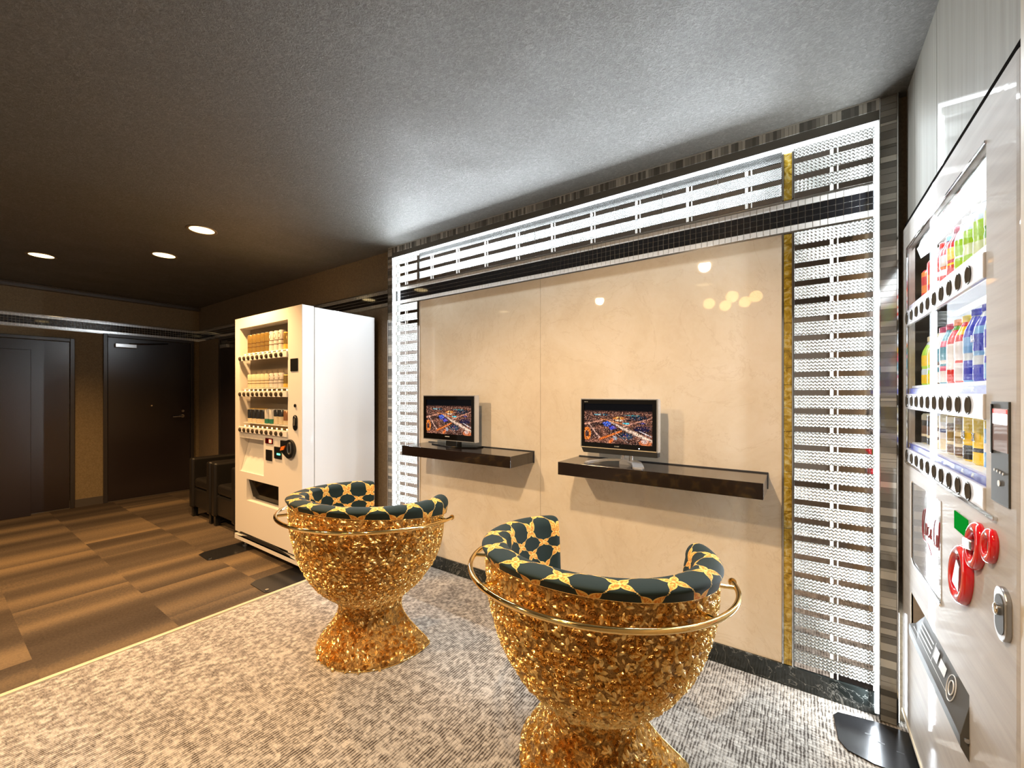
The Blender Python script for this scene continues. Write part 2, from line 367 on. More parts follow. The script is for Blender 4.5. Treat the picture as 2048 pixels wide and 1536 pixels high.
# ------------------------------------------------------------------ mesh builder
class MB:
    def __init__(s): s.v = []; s.f = []; s.mi = []; s.uv = None; s.tone = None
    def add(s, vs, fs, mi=0):
        o = len(s.v); s.v += [tuple(p) for p in vs]
        for f in fs: s.f.append([i + o for i in f]); s.mi.append(mi)
        return s
    def box(s, x0, x1, y0, y1, z0, z1, mi=0):
        x0, x1 = min(x0, x1), max(x0, x1); y0, y1 = min(y0, y1), max(y0, y1); z0, z1 = min(z0, z1), max(z0, z1)
        return s.add([(x0, y0, z0), (x1, y0, z0), (x1, y1, z0), (x0, y1, z0), (x0, y0, z1), (x1, y0, z1), (x1, y1, z1), (x0, y1, z1)],
              [(0, 3, 2, 1), (4, 5, 6, 7), (0, 1, 5, 4), (1, 2, 6, 5), (2, 3, 7, 6), (3, 0, 4, 7)], mi)
    def prism(s, pts, axis, a, b, mi=0):
        """polygon pts (2-D in the other two axes, cyclic order) extruded on axis from a to b"""
        def P(p, t):
            return {0: (t, p[0], p[1]), 1: (p[0], t, p[1]), 2: (p[0], p[1], t)}[axis]
        n = len(pts)
        vs = [P(p, a) for p in pts] + [P(p, b) for p in pts]
        fs = [list(range(n))[::-1], [n + i for i in range(n)]] + [(i, (i + 1) % n, n + (i + 1) % n, n + i) for i in range(n)]
        return s.add(vs, fs, mi)
    def lathe(s, prof, c=(0, 0, 0), n=24, axis=2, mis=None, mi=0):
        cx, cy, cz = c; vs = []
        for r, h in prof:
            for k in range(n):
                a = 2 * PI * k / n; p, q = r * math.cos(a), r * math.sin(a)
                vs.append({2: (cx + p, cy + q, cz + h), 1: (cx + p, cy + h, cz + q), 0: (cx + h, cy + p, cz + q)}[axis])
        o = len(s.v); s.v += vs
        for j in range(len(prof) - 1):
            for k in range(n):
                s.f.append([o + j * n + k, o + j * n + (k + 1) % n, o + (j + 1) * n + (k + 1) % n, o + (j + 1) * n + k]); s.mi.append(mis[j] if mis else mi)
        s.f.append([o + k for k in range(n)][::-1]); s.mi.append(mis[0] if mis else mi)
        s.f.append([o + (len(prof) - 1) * n + k for k in range(n)]); s.mi.append(mis[-1] if mis else mi)
        return s
    def cyl(s, c, r, h, n=20, axis=2, mi=0): return s.lathe([(r, 0), (r, h)], c, n, axis, mi=mi)
    def tube(s, pts, r, n=10, mi=0, closed=False):
        P = [Vector(p) for p in pts]; N = len(P); o = len(s.v)
        up = Vector((0, 0, 1)); prev = None
        for i in range(N):
            a = P[(i - 1) % N] if (closed or i > 0) else P[i]; b = P[(i + 1) % N] if (closed or i < N - 1) else P[i]
            t = (b - a).normalized()
            if prev is None:
                x = t.cross(up)
                if x.length < 1e-3: x = t.cross(Vector((1, 0, 0)))
            else: x = prev - t * prev.dot(t)
            x.normalize(); prev = x; y = t.cross(x)
            rr = r[i] if isinstance(r, (list, tuple)) else r
            for k in range(n):
                g = 2 * PI * k / n; s.v.append(tuple(P[i] + x * (rr * math.cos(g)) + y * (rr * math.sin(g))))
        for i in range(N if closed else N - 1):
            j = (i + 1) % N
            for k in range(n):
                s.f.append([o + i * n + k, o + i * n + (k + 1) % n, o + j * n + (k + 1) % n, o + j * n + k]); s.mi.append(mi)
        if not closed:
            s.f.append([o + k for k in range(n)][::-1]); s.mi.append(mi); s.f.append([o + (N - 1) * n + k for k in range(n)]); s.mi.append(mi)
        return s

OFF = {}
def build(name, mb, mats, parent=None, smooth=False, bevel=0.0, seg=2, angle=35):
    if not isinstance(mats, (list, tuple)): mats = [mats]
    off = OFF.get(parent.name, Vector((0, 0, 0))) if parent else Vector((0, 0, 0))
    me = bpy.data.meshes.new(name)
    me.from_pydata([(p[0] - off.x, p[1] - off.y, p[2] - off.z) for p in mb.v], [], mb.f)
    for m_ in mats: me.materials.append(m_)
    me.polygons.foreach_set('material_index', mb.mi)
    if mb.tone is not None:
        ca = me.color_attributes.new('tone', 'FLOAT_COLOR', 'CORNER')
        d = []
        for p in me.polygons: d += list(mb.tone[p.index]) * p.loop_total
        ca.data.foreach_set('color', d)
    if mb.uv is not None:
        ul = me.uv_layers.new(name='UVMap'); d = []
        for uvs in mb.uv:
            for q in uvs: d += [q[0], q[1]]
        ul.data.foreach_set('uv', d)
    if smooth:
        me.polygons.foreach_set('use_smooth', [True] * len(me.polygons))
        if smooth == 'auto': me.set_sharp_from_angle(angle=math.radians(angle))
    me.validate(); me.update()
    o = bpy.data.objects.new(name, me); COL.objects.link(o)
    if parent: o.parent = parent; OFF[o.name] = off
    if bevel:
        bv = o.modifiers.new('Bevel', 'BEVEL'); bv.width = bevel; bv.segments = seg; bv.limit_method = 'ANGLE'; bv.angle_limit = math.radians(40)
    return o

def tag(o, label=None, cat=None, group=None, kind=None):
    if label: o['label'] = label
    if cat: o['category'] = cat
    if group: o['group'] = group
    if kind: o['kind'] = kind
    return o

def thing(name, loc, label, cat, group=None):
    o = bpy.data.objects.new(name, None); o.location = loc; o.empty_display_size = 0.1; COL.objects.link(o)
    OFF[o.name] = Vector(loc)
    return tag(o, label, cat, group)

def struct(name, mb, mats, label, cat, **k):
    o = build(name, mb, mats, **k); return tag(o, label, cat, kind='structure')

def copy_tree(o, parent=None):
    c = o.copy(); COL.objects.link(c)
    if parent: c.parent = parent
    for ch in o.children: copy_tree(ch, c)
    return c

def text(name, s, size, m, parent, origin, right, up, extrude=0.0004, align='CENTER', label=None, squash=1.0):
    """flat lettering at origin; right/up are world directions"""
    cu = bpy.data.curves.new(name, 'FONT'); cu.body = s; cu.size = size; cu.align_x = align; cu.align_y = 'CENTER'; cu.extrude = extrude
    tmp = bpy.data.objects.new('tmp', cu); COL.objects.link(tmp)
    dg = bpy.context.evaluated_depsgraph_get(); me = bpy.data.meshes.new_from_object(tmp.evaluated_get(dg))
    bpy.data.objects.remove(tmp); me.name = name
    r = Vector(right).normalized(); u = Vector(up).normalized(); n = r.cross(u)
    off = OFF.get(parent.name, Vector((0, 0, 0))) if parent else Vector((0, 0, 0))
    for v in me.vertices:
        v.co = Vector(origin) - off + r * (v.co.x * squash) + u * v.co.y + n * v.co.z
    me.materials.clear(); me.materials.append(m)
    o = bpy.data.objects.new(name, me); COL.objects.link(o); o.parent = parent; OFF[o.name] = off
    if label: o['label'] = label
    return o

# ------------------------------------------------------------------ room shell
XL, XR, YB, YF = -6.55, 0.33, -3.2, 2.15
STRIP = -2.71
struct('floor', MB().box(XL - .1, STRIP, YB, YF + .1, -0.10, 0.0), M['tiles'], 'dark brown striped carpet tiles on the left part of the floor', 'floor')
carpet = struct('floor', MB().box(STRIP, 1.3, YB, YF + .1, -0.10, 0.0), M['carpet'], 'pale woven carpet flecked with dark yarn under the gold chairs', 'carpet')
struct('trim_1', MB().box(STRIP - .012, STRIP + .012, YB, YF - .06, -0.004, 0.007), M['ribbon'], 'thin pale metal strip between the dark tiles and the pale carpet', 'edge strip', bevel=0.002)
struct('ceiling', MB().box(XL - .1, 1.3, YB, YF + .1, CEIL, CEIL + .1), M['ceiling'], 'dark grey-brown textured plaster ceiling', 'ceiling')
wb = struct('wall_back', MB().box(XL - .1, 1.3, YF, YF + .1, 0, CEIL), M['wall'], 'long brown papered wall with the lit alcove at its right end', 'wall')
struct('wall_left', MB().box(XL - .1, XL, YB, YF, 0, CEIL), M['wall2'], 'charcoal brown far wall with the dark doors', 'wall')
# marble slabs of the alcove
mp = MB(); mp.box(-2.312, -1.2795, 2.138, 2.152, 0.088, 1.938); mp.box(-1.2775, -0.066, 2.138, 2.152, 0.088, 1.938)
build('marble_panel', mp, M['marble'], wb, bevel=0.0006)['label'] = 'polished tan marble slabs with one vertical seam'
bb = MB()
for a, b_ in ((-2.62, -2.05), (-2.049, -1.20), (-1.199, -0.42), (-0.419, 0.115), (0.116, 0.243)): bb.box(a, b_, 2.128, 2.152, 0, 0.088)
struct('baseboard_back', bb, M['blackmarble'], 'black veined marble skirting below the alcove', 'baseboard', bevel=0.001)
struct('baseboard_left', MB().box(XL, XL + .014, YB, YF, 0, 0.085), M['crown'], 'dark skirting of the far wall', 'baseboard')
struct('trim_2', MB().box(XL, XL + .05, YB, YF, CEIL - .045, CEIL + .0).box(XL, XL + .075, YB, YF, CEIL - .012, CEIL), M['crown'], 'dark ceiling moulding above the far wall', 'moulding', bevel=0.006)

def tone_set(kind):
    if kind == 0:
        g = random.choice([0.16, 0.22, 0.28, 0.34, 0.60, 0.45]); return (g * 1.02, g, g * 0.92, 1)
    g = random.choice([0.18, 0.24, 0.32, 0.55]); return (g * 1.04, g, g * 0.94, 1)

# lit frame round the alcove
FX0, FX1, FY = -2.635, 0.303, 2.10
fr = MB(); fr.box(FX0, FX1, 2.105, 2.15, 2.298, CEIL); fr.box(FX0, FX0 + .052, 2.105, 2.15, 0, 2.298); fr.box(0.247, FX1, 2.105, 2.15, 0, 2.298)
frame = struct('trim_3', fr, mat('frame_grey', (0.17, 0.165, 0.15), 0.18, 0.4), 'grey mosaic frame with hidden lights around the alcove', 'frame')
tm = MB(); tm.tone = []
def stick(x0, x1, y0, y1, z0, z1):
    n0 = len(tm.f); tm.box(x0, x1, y0, y1, z0, z1); tn = tone_set(0); tm.tone += [tn] * (len(tm.f) - n0)
x = FX0 + .055
while x < 0.24:
    wdt = random.choice([0.0125, 0.0125, 0.015]); stick(x, x + wdt - .0012, 2.1015, 2.1055, 2.336, 2.3745); x += wdt
stick(FX0, 0.247, 2.100, 2.1055, 2.3752, 2.3795)
build('top_mosaic', tm, M['stick'], frame)
for side, (a, b_) in enumerate(((FX0 + .003, FX0 + .048), (0.251, 0.2965))):
    tm = MB(); tm.tone = []; z = 0.006
    while z < 2.372:
        hh = random.choice([0.011, 0.0225, 0.0225, 0.0225, 0.031]); stick(a, b_, 2.1015, 2.1055, z, min(z + hh, 2.373) - .0012); z += hh
    build('column_mosaic', tm, M['stick'], frame)
    e = MB(); e.box(a - .004, a - .001, 2.099, 2.106, 0, CEIL); e.box(b_ + .001, b_ + .004, 2.099, 2.106, 0, CEIL)
    build('chrome_edge', e, M['chrome'], frame)
led = MB().box(FX0 + .055, 0.245, 2.112, 2.124, 2.288, 2.2965); build('led_strip', led, M['led'], frame)['label'] = 'white light strip under the top of the frame'
led = MB().box(FX0 + .054, FX0 + .063, 2.112, 2.124, 0.02, 2.286); build('led_strip', led, M['led'], frame)['label'] = 'white light strip inside the left column'
led = MB().box(0.2365, 0.2455, 2.112, 2.124, 0.02, 2.286); build('led_strip', led, M['led'], frame)['label'] = 'white light strip inside the right column'
led = MB().box(0.3035, 0.3065, 2.118, 2.136, 0.01, 0.42); build('led_strip', led, M['led'], frame)['label'] = 'short white light strip behind the right column near the floor'

# band of mosaic: white, three black, white
def band(name, x0, x1, mblack, label, y=2.15, axis='x'):
    wt, bt, gr, ch = MB(), MB(), MB(), MB(); p = 0.0252; z0 = 1.944
    def bx(m_, a, b_, d0, d1, za, zb):
        if axis == 'x': m_.box(a, b_, y - d1, y - d0, za, zb)
        else: m_.box(y + d0, y + d1, a, b_, za, zb)
    bx(gr, x0, x1, -0.002, 0.010, z0, z0 + 5 * p)
    n = int(round((x1 - x0) / p))
    for i in range(n):
        a = x0 + (x1 - x0) * i / n; b_ = x0 + (x1 - x0) * (i + 1) / n - .0022
        for r in range(5):
            bx(wt if r in (0, 4) else bt, a, b_, 0.010, 0.0135, z0 + r * p + .0011, z0 + (r + 1) * p - .0011)
    bx(ch, x0, x1, 0, 0.016, z0 - .008, z0 - .001); bx(ch, x0, x1, 0, 0.016, z0 + 5 * p + .001, z0 + 5 * p + .008)
    o = struct(name, gr, M['grout'], label, 'tile band')
    build('pale_tiles', wt, M['whitetile'] if mblack == 0 else M['silver'], o); build('black_tiles', bt, M['blacktile'], o); build('chrome_edge', ch, M['chrome'], o)
    return o
band('trim_4', -2.580, 0.245, 0, 'mosaic band of black and cream squares across the alcove')
band('trim_5', XL, FX0 - .002, 1, 'mosaic band with silver edges on the brown wall left of the alcove')
band('trim_6', YB, YF, 1, 'mosaic band with silver edges above the far doors', y=XL, axis='y')

# glass tile fields
def field(name, x0, x1, z0, z1, rows, seams, glassm, label, first_mirror=True):
    """rows of textured glass divided by mirror strips with small pale chips"""
    gl, mi, jo, back = MB(), MB(), MB(), MB()
    back.box(x0, x1, 2.140, 2.151, z0, z1)
    p = (z1 - z0) / rows; mh = 0.0235
    for r in range(rows):
        a = z0 + r * p
        mz0, mz1, gz0, gz1 = a + .0012, a + mh - .0012, a + mh, a + p
        cuts = [x0] + [s for s in seams if x0 < s < x1] + [x1]
        for i in range(len(cuts) - 1):
            gl.box(cuts[i] + .0008, cuts[i + 1] - .0008, 2.132, 2.141, gz0, gz1)
            c = cuts[i] + (cuts[i + 1] - cuts[i]) * 0.5
            mi.box(cuts[i] + .001, c - .0145, 2.135, 2.141, mz0, mz1); mi.box(c + .0145, cuts[i + 1] - .001, 2.135, 2.141, mz0, mz1)
            jo.box(c - .0135, c - .002, 2.132, 2.141, mz0, mz1); mi.box(c - .001, c + .009, 2.134, 2.141, mz0, mz1); jo.box(c + .0095, c + .0138, 2.132, 2.141, mz0, mz1)
    o = struct(name, back, M['grout'], label, 'tile wall')
    build('glass_tiles', gl, glassm, o); build('mirror_strips', mi, M['mirror'], o); build('pale_chips', jo, M['whitetile'], o)
    return o
field('trim_7', -0.022, 0.247, 0.090, 1.934, 24, [], M['weave'], 'woven silver glass tiles on the right side of the alcove')
field('trim_8', -2.583, -2.338, 0.090, 1.934, 24, [], M['weave'], 'woven silver glass tiles on the left side of the alcove')
field('trim_9', -0.022, 0.247, 2.080, 2.298, 3, [], M['weave'], 'woven silver glass tiles in the top right corner of the alcove')
field('trim_10', -2.583, -2.338, 2.080, 2.298, 3, [], M['weave'], 'woven silver glass tiles in the top left corner of the alcove')
field('trim_11', -2.312, -0.066, 2.080, 2.298, 3, [-2.312 + 0.2495 * k for k in range(1, 9)], M['diamond'], 'diamond pressed glass tiles along the top of the alcove')
def upright(name, x0, x1, zs, label, m_):
    yl, ch = MB(), MB()
    for z0, z1 in zs:
        z = z0
        while z < z1 - .01:
            hh = min(random.choice([0.048, 0.072, 0.072, 0.10]), z1 - z); yl.box(x0 + .006, x1 - .006, 2.133, 2.151, z, z + hh - .0015); z += hh
        for q in (x0, x1 - .005): ch.box(q, q + .005, 2.128, 2.151, z0, z1)
    o = struct(name, yl, m_, label, 'trim'); build('mirror_edge', ch, M['chrome'], o)
upright('trim_12', -0.064, -0.024, [(0.09, 1.934), (2.08, 2.298)], 'upright strip of amber glass right of the marble', M['amber'])
upright('trim_13', -2.337, -2.313, [(0.09, 1.934), (2.08, 2.298)], 'upright mirror strip left of the marble', M['mirror'])

# right wall: laminate panel above the machine and the pier beside it
MX = 0.315
rp = MB(); rp.box(MX + .012, MX + .03, 1.704, 2.12, 1.882, CEIL); rp.box(MX + .012, MX + .03, 1.086, 1.701, 1.882, CEIL); rp.box(MX + .03, 1.3, 1.086, 2.15, 1.90, CEIL)
struct('wall_right', rp, M['panel'], 'grey wood-grain panelling above the drinks machine on the right', 'wall')
pier = MB(); pier.box(MX - .004, 1.3, YB, 1.085, 0, CEIL)
struct('wall_right', pier, mat('pale_pier', (0.42, 0.33, 0.21), 0.4), 'pale warm wall right of the drinks machine at the photo edge', 'wall')
struct('wall_right', MB().box(1.2, 1.3, 1.086, 2.15, 0, 1.90), M['wall2'], 'dark wall behind the drinks machine', 'wall')

# doors
def door(name, y0, y1, zt, label, closer=True, handle=True):
    fm = MB(); fm.box(XL, XL + .03, y0 - .035, y0, 0, zt + .035); fm.box(XL, XL + .03, y1, y1 + .035, 0, zt + .035); fm.box(XL, XL + .03, y0, y1, zt, zt + .035)
    o = struct(name, fm, M['doorframe'], label, 'door', bevel=0.003)
    build('door_leaf', MB().box(XL, XL + .018, y0 + .004, y1 - .004, 0.012, zt - .004), M['door'], o, bevel=0.002)
    if closer:
        c = MB(); c.box(XL + .018, XL + .06, y0 + .06, y0 + .25, zt - .115, zt - .07); build('door_closer', c, M['silver'], o, bevel=0.004)
        a = MB(); a.tube([(XL + .05, y0 + .18, zt - .065), (XL + .09, y0 + .34, zt - .055), (XL + .04, y0 + .55, zt - .03)], 0.006, 6); build('closer_arm', a, M['dark'], o)
    if handle:
        h = MB(); h.cyl((XL + .018, y1 - .09, 0.966), 0.022, 0.012, 16, 0); h.tube([(XL + .03, y1 - .09, 0.966), (XL + .065, y1 - .09, 0.966), (XL + .065, y1 - .2, 0.962)], 0.009, 8)
        build('door_handle', h, M['chrome'], o, smooth='auto'); build('lock', MB().cyl((XL + .018, y1 - .085, 1.03), 0.016, 0.014, 14, 0), M['chrome'], o)
        build('peephole', MB().cyl((XL + .018, (y0 + y1) / 2, 1.105), 0.009, 0.006, 12, 0), M['chrome'], o)
    return o
door('door_1', 1.262, 2.052, 1.905, 'closed black door with lever handle and closer near the room corner')
door('door_2', 0.02, 0.965, 1.815, 'black door at the left edge of the photo', closer=False, handle=False)
pn = struct('trim_14', MB().box(XL + .035, XL + .075, -1.2, 0.68, 0.0, 1.70), M['door'], 'dark flush panel standing before the leftmost door', 'panel', bevel=0.003)
d3 = MB(); d3.box(-5.86, -5.83, 2.125, 2.15, 0, 1.94); d3.box(-5.0, -4.97, 2.125, 2.15, 0, 1.94); d3.box(-5.83, -5.0, 2.125, 2.15, 1.905, 1.94)
o = struct('door_3', d3, M['doorframe'], 'dark door behind the leather armchairs beside the vending machine', 'door')
build('door_leaf', MB().box(-5.826, -5.004, 2.134, 2.15, 0.01, 1.90), M['door'], o)
build('door_closer', MB().box(-5.76, -5.56, 2.10, 2.134, 1.80, 1.84), M['silver'], o, bevel=0.003)
build('closer_arm', MB().tube([(-5.62, 2.11, 1.85), (-5.45, 2.07, 1.86), (-5.3, 2.12, 1.88)], 0.006, 6), M['dark'], o)

# ------------------------------------------------------------------ ceiling lamps
PLACE = {0: 'nearest the white vending machine', 1: 'in the middle of the three seen', 2: 'farthest left, nearest the doors', 3: 'above the gold chairs, out of the photo',
         4: 'overhead, just in front of the viewer', 5: 'overhead left of the viewer, unseen, added to brighten the marble', 6: 'over the dark carpet, unseen, added to light the white machine', 7: 'behind the viewer on the left', 8: 'behind the viewer on the right'}
def lamp_spot(parent, loc, watts, col, size=120, blend=0.7, rad=0.045, tilt=0.0):
    ld = bpy.data.lights.new('spot_lamp', 'SPOT'); ld.energy = watts; ld.color = col; ld.spot_size = math.radians(size); ld.spot_blend = blend; ld.shadow_soft_size = rad
    lo = bpy.data.objects.new('spot_lamp', ld); COL.objects.link(lo); lo.location = loc; lo.parent = parent; lo.rotation_euler = (math.radians(tilt), 0, 0)
for i, (lx, ly, wt, vis) in enumerate(DOWNLIGHTS):
    t = thing('ceiling_downlight', (lx, ly, CEIL), 'round warm recessed ceiling lamp ' + PLACE[i], 'ceiling lamp')
    r_ = MB(); r_.lathe([(0.072, 0.0), (0.088, 0.0), (0.090, -0.003), (0.084, -0.006), (0.072, -0.003)], (lx, ly, CEIL), 32)
    r_.f = r_.f[:-2]; r_.mi = r_.mi[:-2]
    build('trim_ring', r_, M['ring'], t, smooth=True)
    build('lens', MB().lathe([(0.073, -0.0005), (0.073, -0.002), (0.04, -0.004), (0.002, -0.0045)], (lx, ly, CEIL), 28), M['lens'], t, smooth=True)
    lamp_spot(t, (0, 0, -0.03), wt, WARM if i in (3, 4, 5, 7, 8) else AMBER, size=100 if i in (3, 5) else 125, tilt={3: 34, 5: 36}.get(i, 0))
# globes of a lamp cluster behind the viewer, seen only as reflections in the marble
for i, (gx, gy, gz) in enumerate(((-0.865, -0.95, 2.29), (-0.60, -0.72, 2.29), (-0.73, -1.19, 2.29), (-0.515, -1.09, 2.29), (-0.39, -0.85, 2.29))):
    t = thing('pendant_globe', (gx, gy, gz), 'amber glass globe on the ceiling behind the viewer, ' + ['leftmost of five', 'nearest the alcove', 'farthest from the alcove', 'second farthest', 'rightmost of five'][i], 'pendant lamp')
    build('globe', MB().lathe([(0.002 + 0.060 * math.sin(PI * k / 12), -0.060 * math.cos(PI * k / 12)) for k in range(13)], (gx, gy, gz), 20), mat('globe_glass', (1, .7, .3), 0.3, emit=(1.0, 0.55, 0.18), es=6.0) if i == 0 else bpy.data.materials['globe_glass'], t, smooth=True)
    build('ceiling_mount', MB().cyl((gx, gy, gz + .058), 0.02, CEIL - gz - .058, 12), M['dark'], t)

# ------------------------------------------------------------------ wall shelves and televisions
def shelf(x0, x1, label):
    t = thing('wall_shelf', ((x0 + x1) / 2, 2.14, 0.835), label, 'shelf')
    build('board', MB().box(x0, x1, 1.887, 2.130, 0.835, 0.900), M['shelf'], t, bevel=0.0012)
    build('wall_plate', MB().box(x0 + .002, x1 + .003, 2.130, 2.137, 0.833, 0.905), M['shelfgap'], t)
shelf(-2.222, -1.322, 'black-brown floating wall shelf with the left television on it')
shelf(-1.024, -0.118, 'black-brown floating wall shelf with the silver-edged television on it')

def city(W, H, sd):
    rg = np.random.RandomState(sd)
    yy, xx = np.mgrid[0:H, 0:W]; u = xx / (W - 1.0); v = yy / (H - 1.0)
    hz = 0.84
    d = np.clip((hz - v) / hz, 0, 1)                      # 0 at the horizon, 1 at the bottom edge
    dep = 1.0 / (d * 3.2 + 0.10)
    gx = (u - 0.5) * dep * 3.0; gy = dep * 3.2
    img = np.zeros((H, W, 3)); img[:] = (0.012, 0.014, 0.022)
    # street grid fragments and warm speckle
    g = np.maximum(np.abs(np.sin(gx * 5.1 + gy * 2.1)) ** 14, np.abs(np.sin(gy * 4.2 - gx * 1.3)) ** 12)
    sp = rg.rand(H, W)
    warm = np.clip(g * 0.55 + (sp > 0.62) * 0.30 + (sp > 0.86) * 0.5, 0, 1)
    hue = rg.rand(H, W)[..., None]
    col = np.array([1.0, 0.30, 0.10]) * hue + np.array([0.95, 0.55, 0.40]) * (1 - hue)
    img += warm[..., None] * col * 0.42
    def soft(n):
        a = rg.rand(H // n + 2, W // n + 2); return np.kron(a, np.ones((n, n)))[:H, :W]
    grain, grain2 = soft(5) * .5 + soft(2) * .5, soft(3)
    def seg(a, b, wd, c, k=1.0):
        ax, ay = a; bx, by = b; dx, dy = bx - ax, (by - ay)
        t = np.clip(((u - ax) * dx + (v - ay) * dy) / (dx * dx + dy * dy), 0, 1)
        dist = np.hypot(u - ax - t * dx, (v - ay - t * dy) * 0.62)
        ww = (wd[0] * (1 - t) + wd[1] * t) * 0.68
        msk = np.clip(1.4 - dist / ww, 0, 1)[..., None] * k
        img[:] = img * (1 - msk) + np.array(c) * msk * (0.75 + 0.35 * rg.rand(H, W)[..., None])
    def blob(cx, cy, rx, ry, c, k=1.0, jit=0.5):
        msk = (((u - cx) / (rx * .85)) ** 2 + ((v - cy) / (ry * .85)) ** 2 < 1 + 1.3 * (grain - 0.5)) & (grain2 > 0.22)
        m_ = msk[..., None] * k
        img[:] = img * (1 - m_) + np.array(c) * m_ * (0.55 + 0.75 * rg.rand(H, W)[..., None])
    blob(0.80, 0.66, 0.15, 0.07, (0.015, 0.05, 0.09)); blob(0.26, 0.72, 0.14, 0.035, (0.02, 0.10, 0.15)); blob(0.24, 0.725, 0.09, 0.015, (0.25, 0.75, 0.85))
    blob(0.72, 0.72, 0.12, 0.02, (0.06, 0.30, 0.33)); blob(0.86, 0.40, 0.13, 0.09, (0.03, 0.03, 0.09)); blob(0.22, 0.48, 0.10, 0.05, (0.05, 0.03, 0.03))
    blob(0.53, 0.64, 0.10, 0.05, (0.75, 0.28, 0.06)); blob(0.53, 0.655, 0.035, 0.03, (1.0, 0.62, 0.2)); blob(0.53, 0.59, 0.06, 0.025, (0.95, 0.72, 0.55))
    seg((0.0, 0.47), (0.28, 0.58), (0.020, 0.012), (0.80, 0.42, 0.30)); seg((0.25, 0.62), (0.68, 0.47), (0.010, 0.018), (0.85, 0.34, 0.14))
    seg((0.55, 0.42), (0.98, 0.66), (0.020, 0.007), (0.75, 0.40, 0.30)); seg((0.06, 0.50), (0.24, 0.12), (0.014, 0.022), (0.80, 0.50, 0.40))
    seg((0.38, 0.56), (0.58, 0.40), (0.008, 0.03), (0.85, 0.66, 0.55)); seg((0.58, 0.40), (1.0, 0.10), (0.045, 0.035), (0.90, 0.66, 0.52))
    seg((0.25, 0.10), (0.56, 0.32), (0.028, 0.02), (0.90, 0.25, 0.05)); seg((0.40, 0.04), (0.48, 0.18), (0.035, 0.02), (0.95, 0.22, 0.03))
    seg((0.82, 0.34), (0.98, 0.22), (0.009, 0.010), (0.85, 0.80, 0.82)); seg((0.46, 0.30), (0.66, 0.04), (0.004, 0.005), (0.55, 0.45, 0.42))
    for cx, cy in ((0.60, 0.42), (0.66, 0.37), (0.56, 0.37), (0.61, 0.33)): blob(cx, cy, 0.02, 0.012, (0.10, 0.06, 0.04))
    blob(0.35, 0.49, 0.07, 0.075, (0.08, 0.20, 0.75)); blob(0.43, 0.40, 0.06, 0.06, (0.03, 0.08, 0.60)); blob(0.635, 0.515, 0.055, 0.028, (0.05, 0.62, 0.72)); blob(0.86, 0.54, 0.045, 0.02, (0.05, 0.10, 0.65))
    blob(0.64, 0.20, 0.12, 0.10, (0.05, 0.10, 0.15)); blob(0.62, 0.22, 0.05, 0.05, (0.02, 0.04, 0.20)); blob(0.47, 0.14, 0.045, 0.07, (0.35, 0.38, 0.42))
    rr = np.hypot((u - 0.04) / 0.055, (v - 0.22) / 0.15); m_ = (np.abs(rr - 0.85) < 0.28)[..., None]; img[:] = np.where(m_, np.array([0.92, 0.28, 0.05]) * (0.7 + .4 * rg.rand(H, W)[..., None]), img)
    blob(0.90, 0.06, 0.10, 0.09, (0.80, 0.28, 0.12)); blob(0.89, 0.09, 0.05, 0.055, (0.85, 0.62, 0.55))
    img *= (0.45 + 0.85 * soft(2))[..., None]; img += ((soft(2) > 0.93) & (v < 0.8))[..., None] * np.array([0.75, 0.45, 0.32]) * 0.8
    img *= (1 - 0.6 * (soft(4) > 0.82))[..., None]
    fade = np.clip((hz - v) / 0.05, 0, 1)[..., None]; sky = np.array([0.004, 0.006, 0.010])
    img = img * fade + sky * (1 - fade)
    return np.clip(img, 0, 1)

def screen(parent, x0, x1, z0, z1, y, W=270, H=158):
    im = city(W, H, 3)
    xs = np.linspace(x0, x1, W); zs = np.linspace(z0, z1, H); mb = MB()
    mb.v = [(xs[i], y, zs[j]) for j in range(H) for i in range(W)]
    mb.f = [[j * W + i, j * W + i + 1, (j + 1) * W + i + 1, (j + 1) * W + i] for j in range(H - 1) for i in range(W - 1)]; mb.mi = [0] * len(mb.f)
    o = build('screen', mb, M['screen'], parent)
    ca = o.data.color_attributes.new('picture', 'FLOAT_COLOR', 'POINT')
    d = np.ones((H * W, 4)); d[:, :3] = im.reshape(-1, 3) ** 1.25 * 0.62; ca.data.foreach_set('color', d.ravel())
    o['label'] = 'lit screen showing a city seen from the air at night'
    return o

# left television: glossy black, clear edge, flat dark stand
TY = 2.0
t = thing('television', (-1.90, 2.06, 0.9), 'glossy black flat television on the left shelf beside the lit column', 'television')
build('casing', MB().box(-2.125, -1.676, TY + .004, TY + .05, 0.951, 1.231).box(-2.02, -1.78, TY + .05, TY + .085, 0.98, 1.17), M['dark'], t, bevel=0.006)
bz = MB(); X0, X1, Z0, Z1 = -2.128, -1.674, 0.947, 1.234; sx0, sx1, sz0, sz1 = -2.106, -1.700, 0.984, 1.211
for a in ((X0, X1, sz1, Z1), (X0, X1, Z0, sz0), (X0, sx0, sz0, sz1), (sx1, X1, sz0, sz1)): bz.box(a[0], a[1], TY - .004, TY + .006, a[2], a[3])
build('bezel', bz, M['bezel'], t)
ce = MB(); ce.box(X1, X1 + .006, TY - .006, TY + .035, Z0 - .005, Z1 + .006); ce.box(X0, X1, TY - .006, TY + .035, Z1, Z1 + .005); ce.box(X0, X1, TY - .006, TY + .03, Z0 - .005, Z0)
build('clear_edge', ce, M['silver'], t)
screen(t, sx0, sx1, sz0, sz1, TY + .003)
build('logo', MB().box(-1.925, -1.885, TY - .0052, TY - .0040, 0.9665, 0.9715), M['greymark'], t)
build('neck', MB().box(-1.922, -1.825, TY - .002, TY + .05, 0.905, 0.952), M['dark'], t, bevel=0.003)
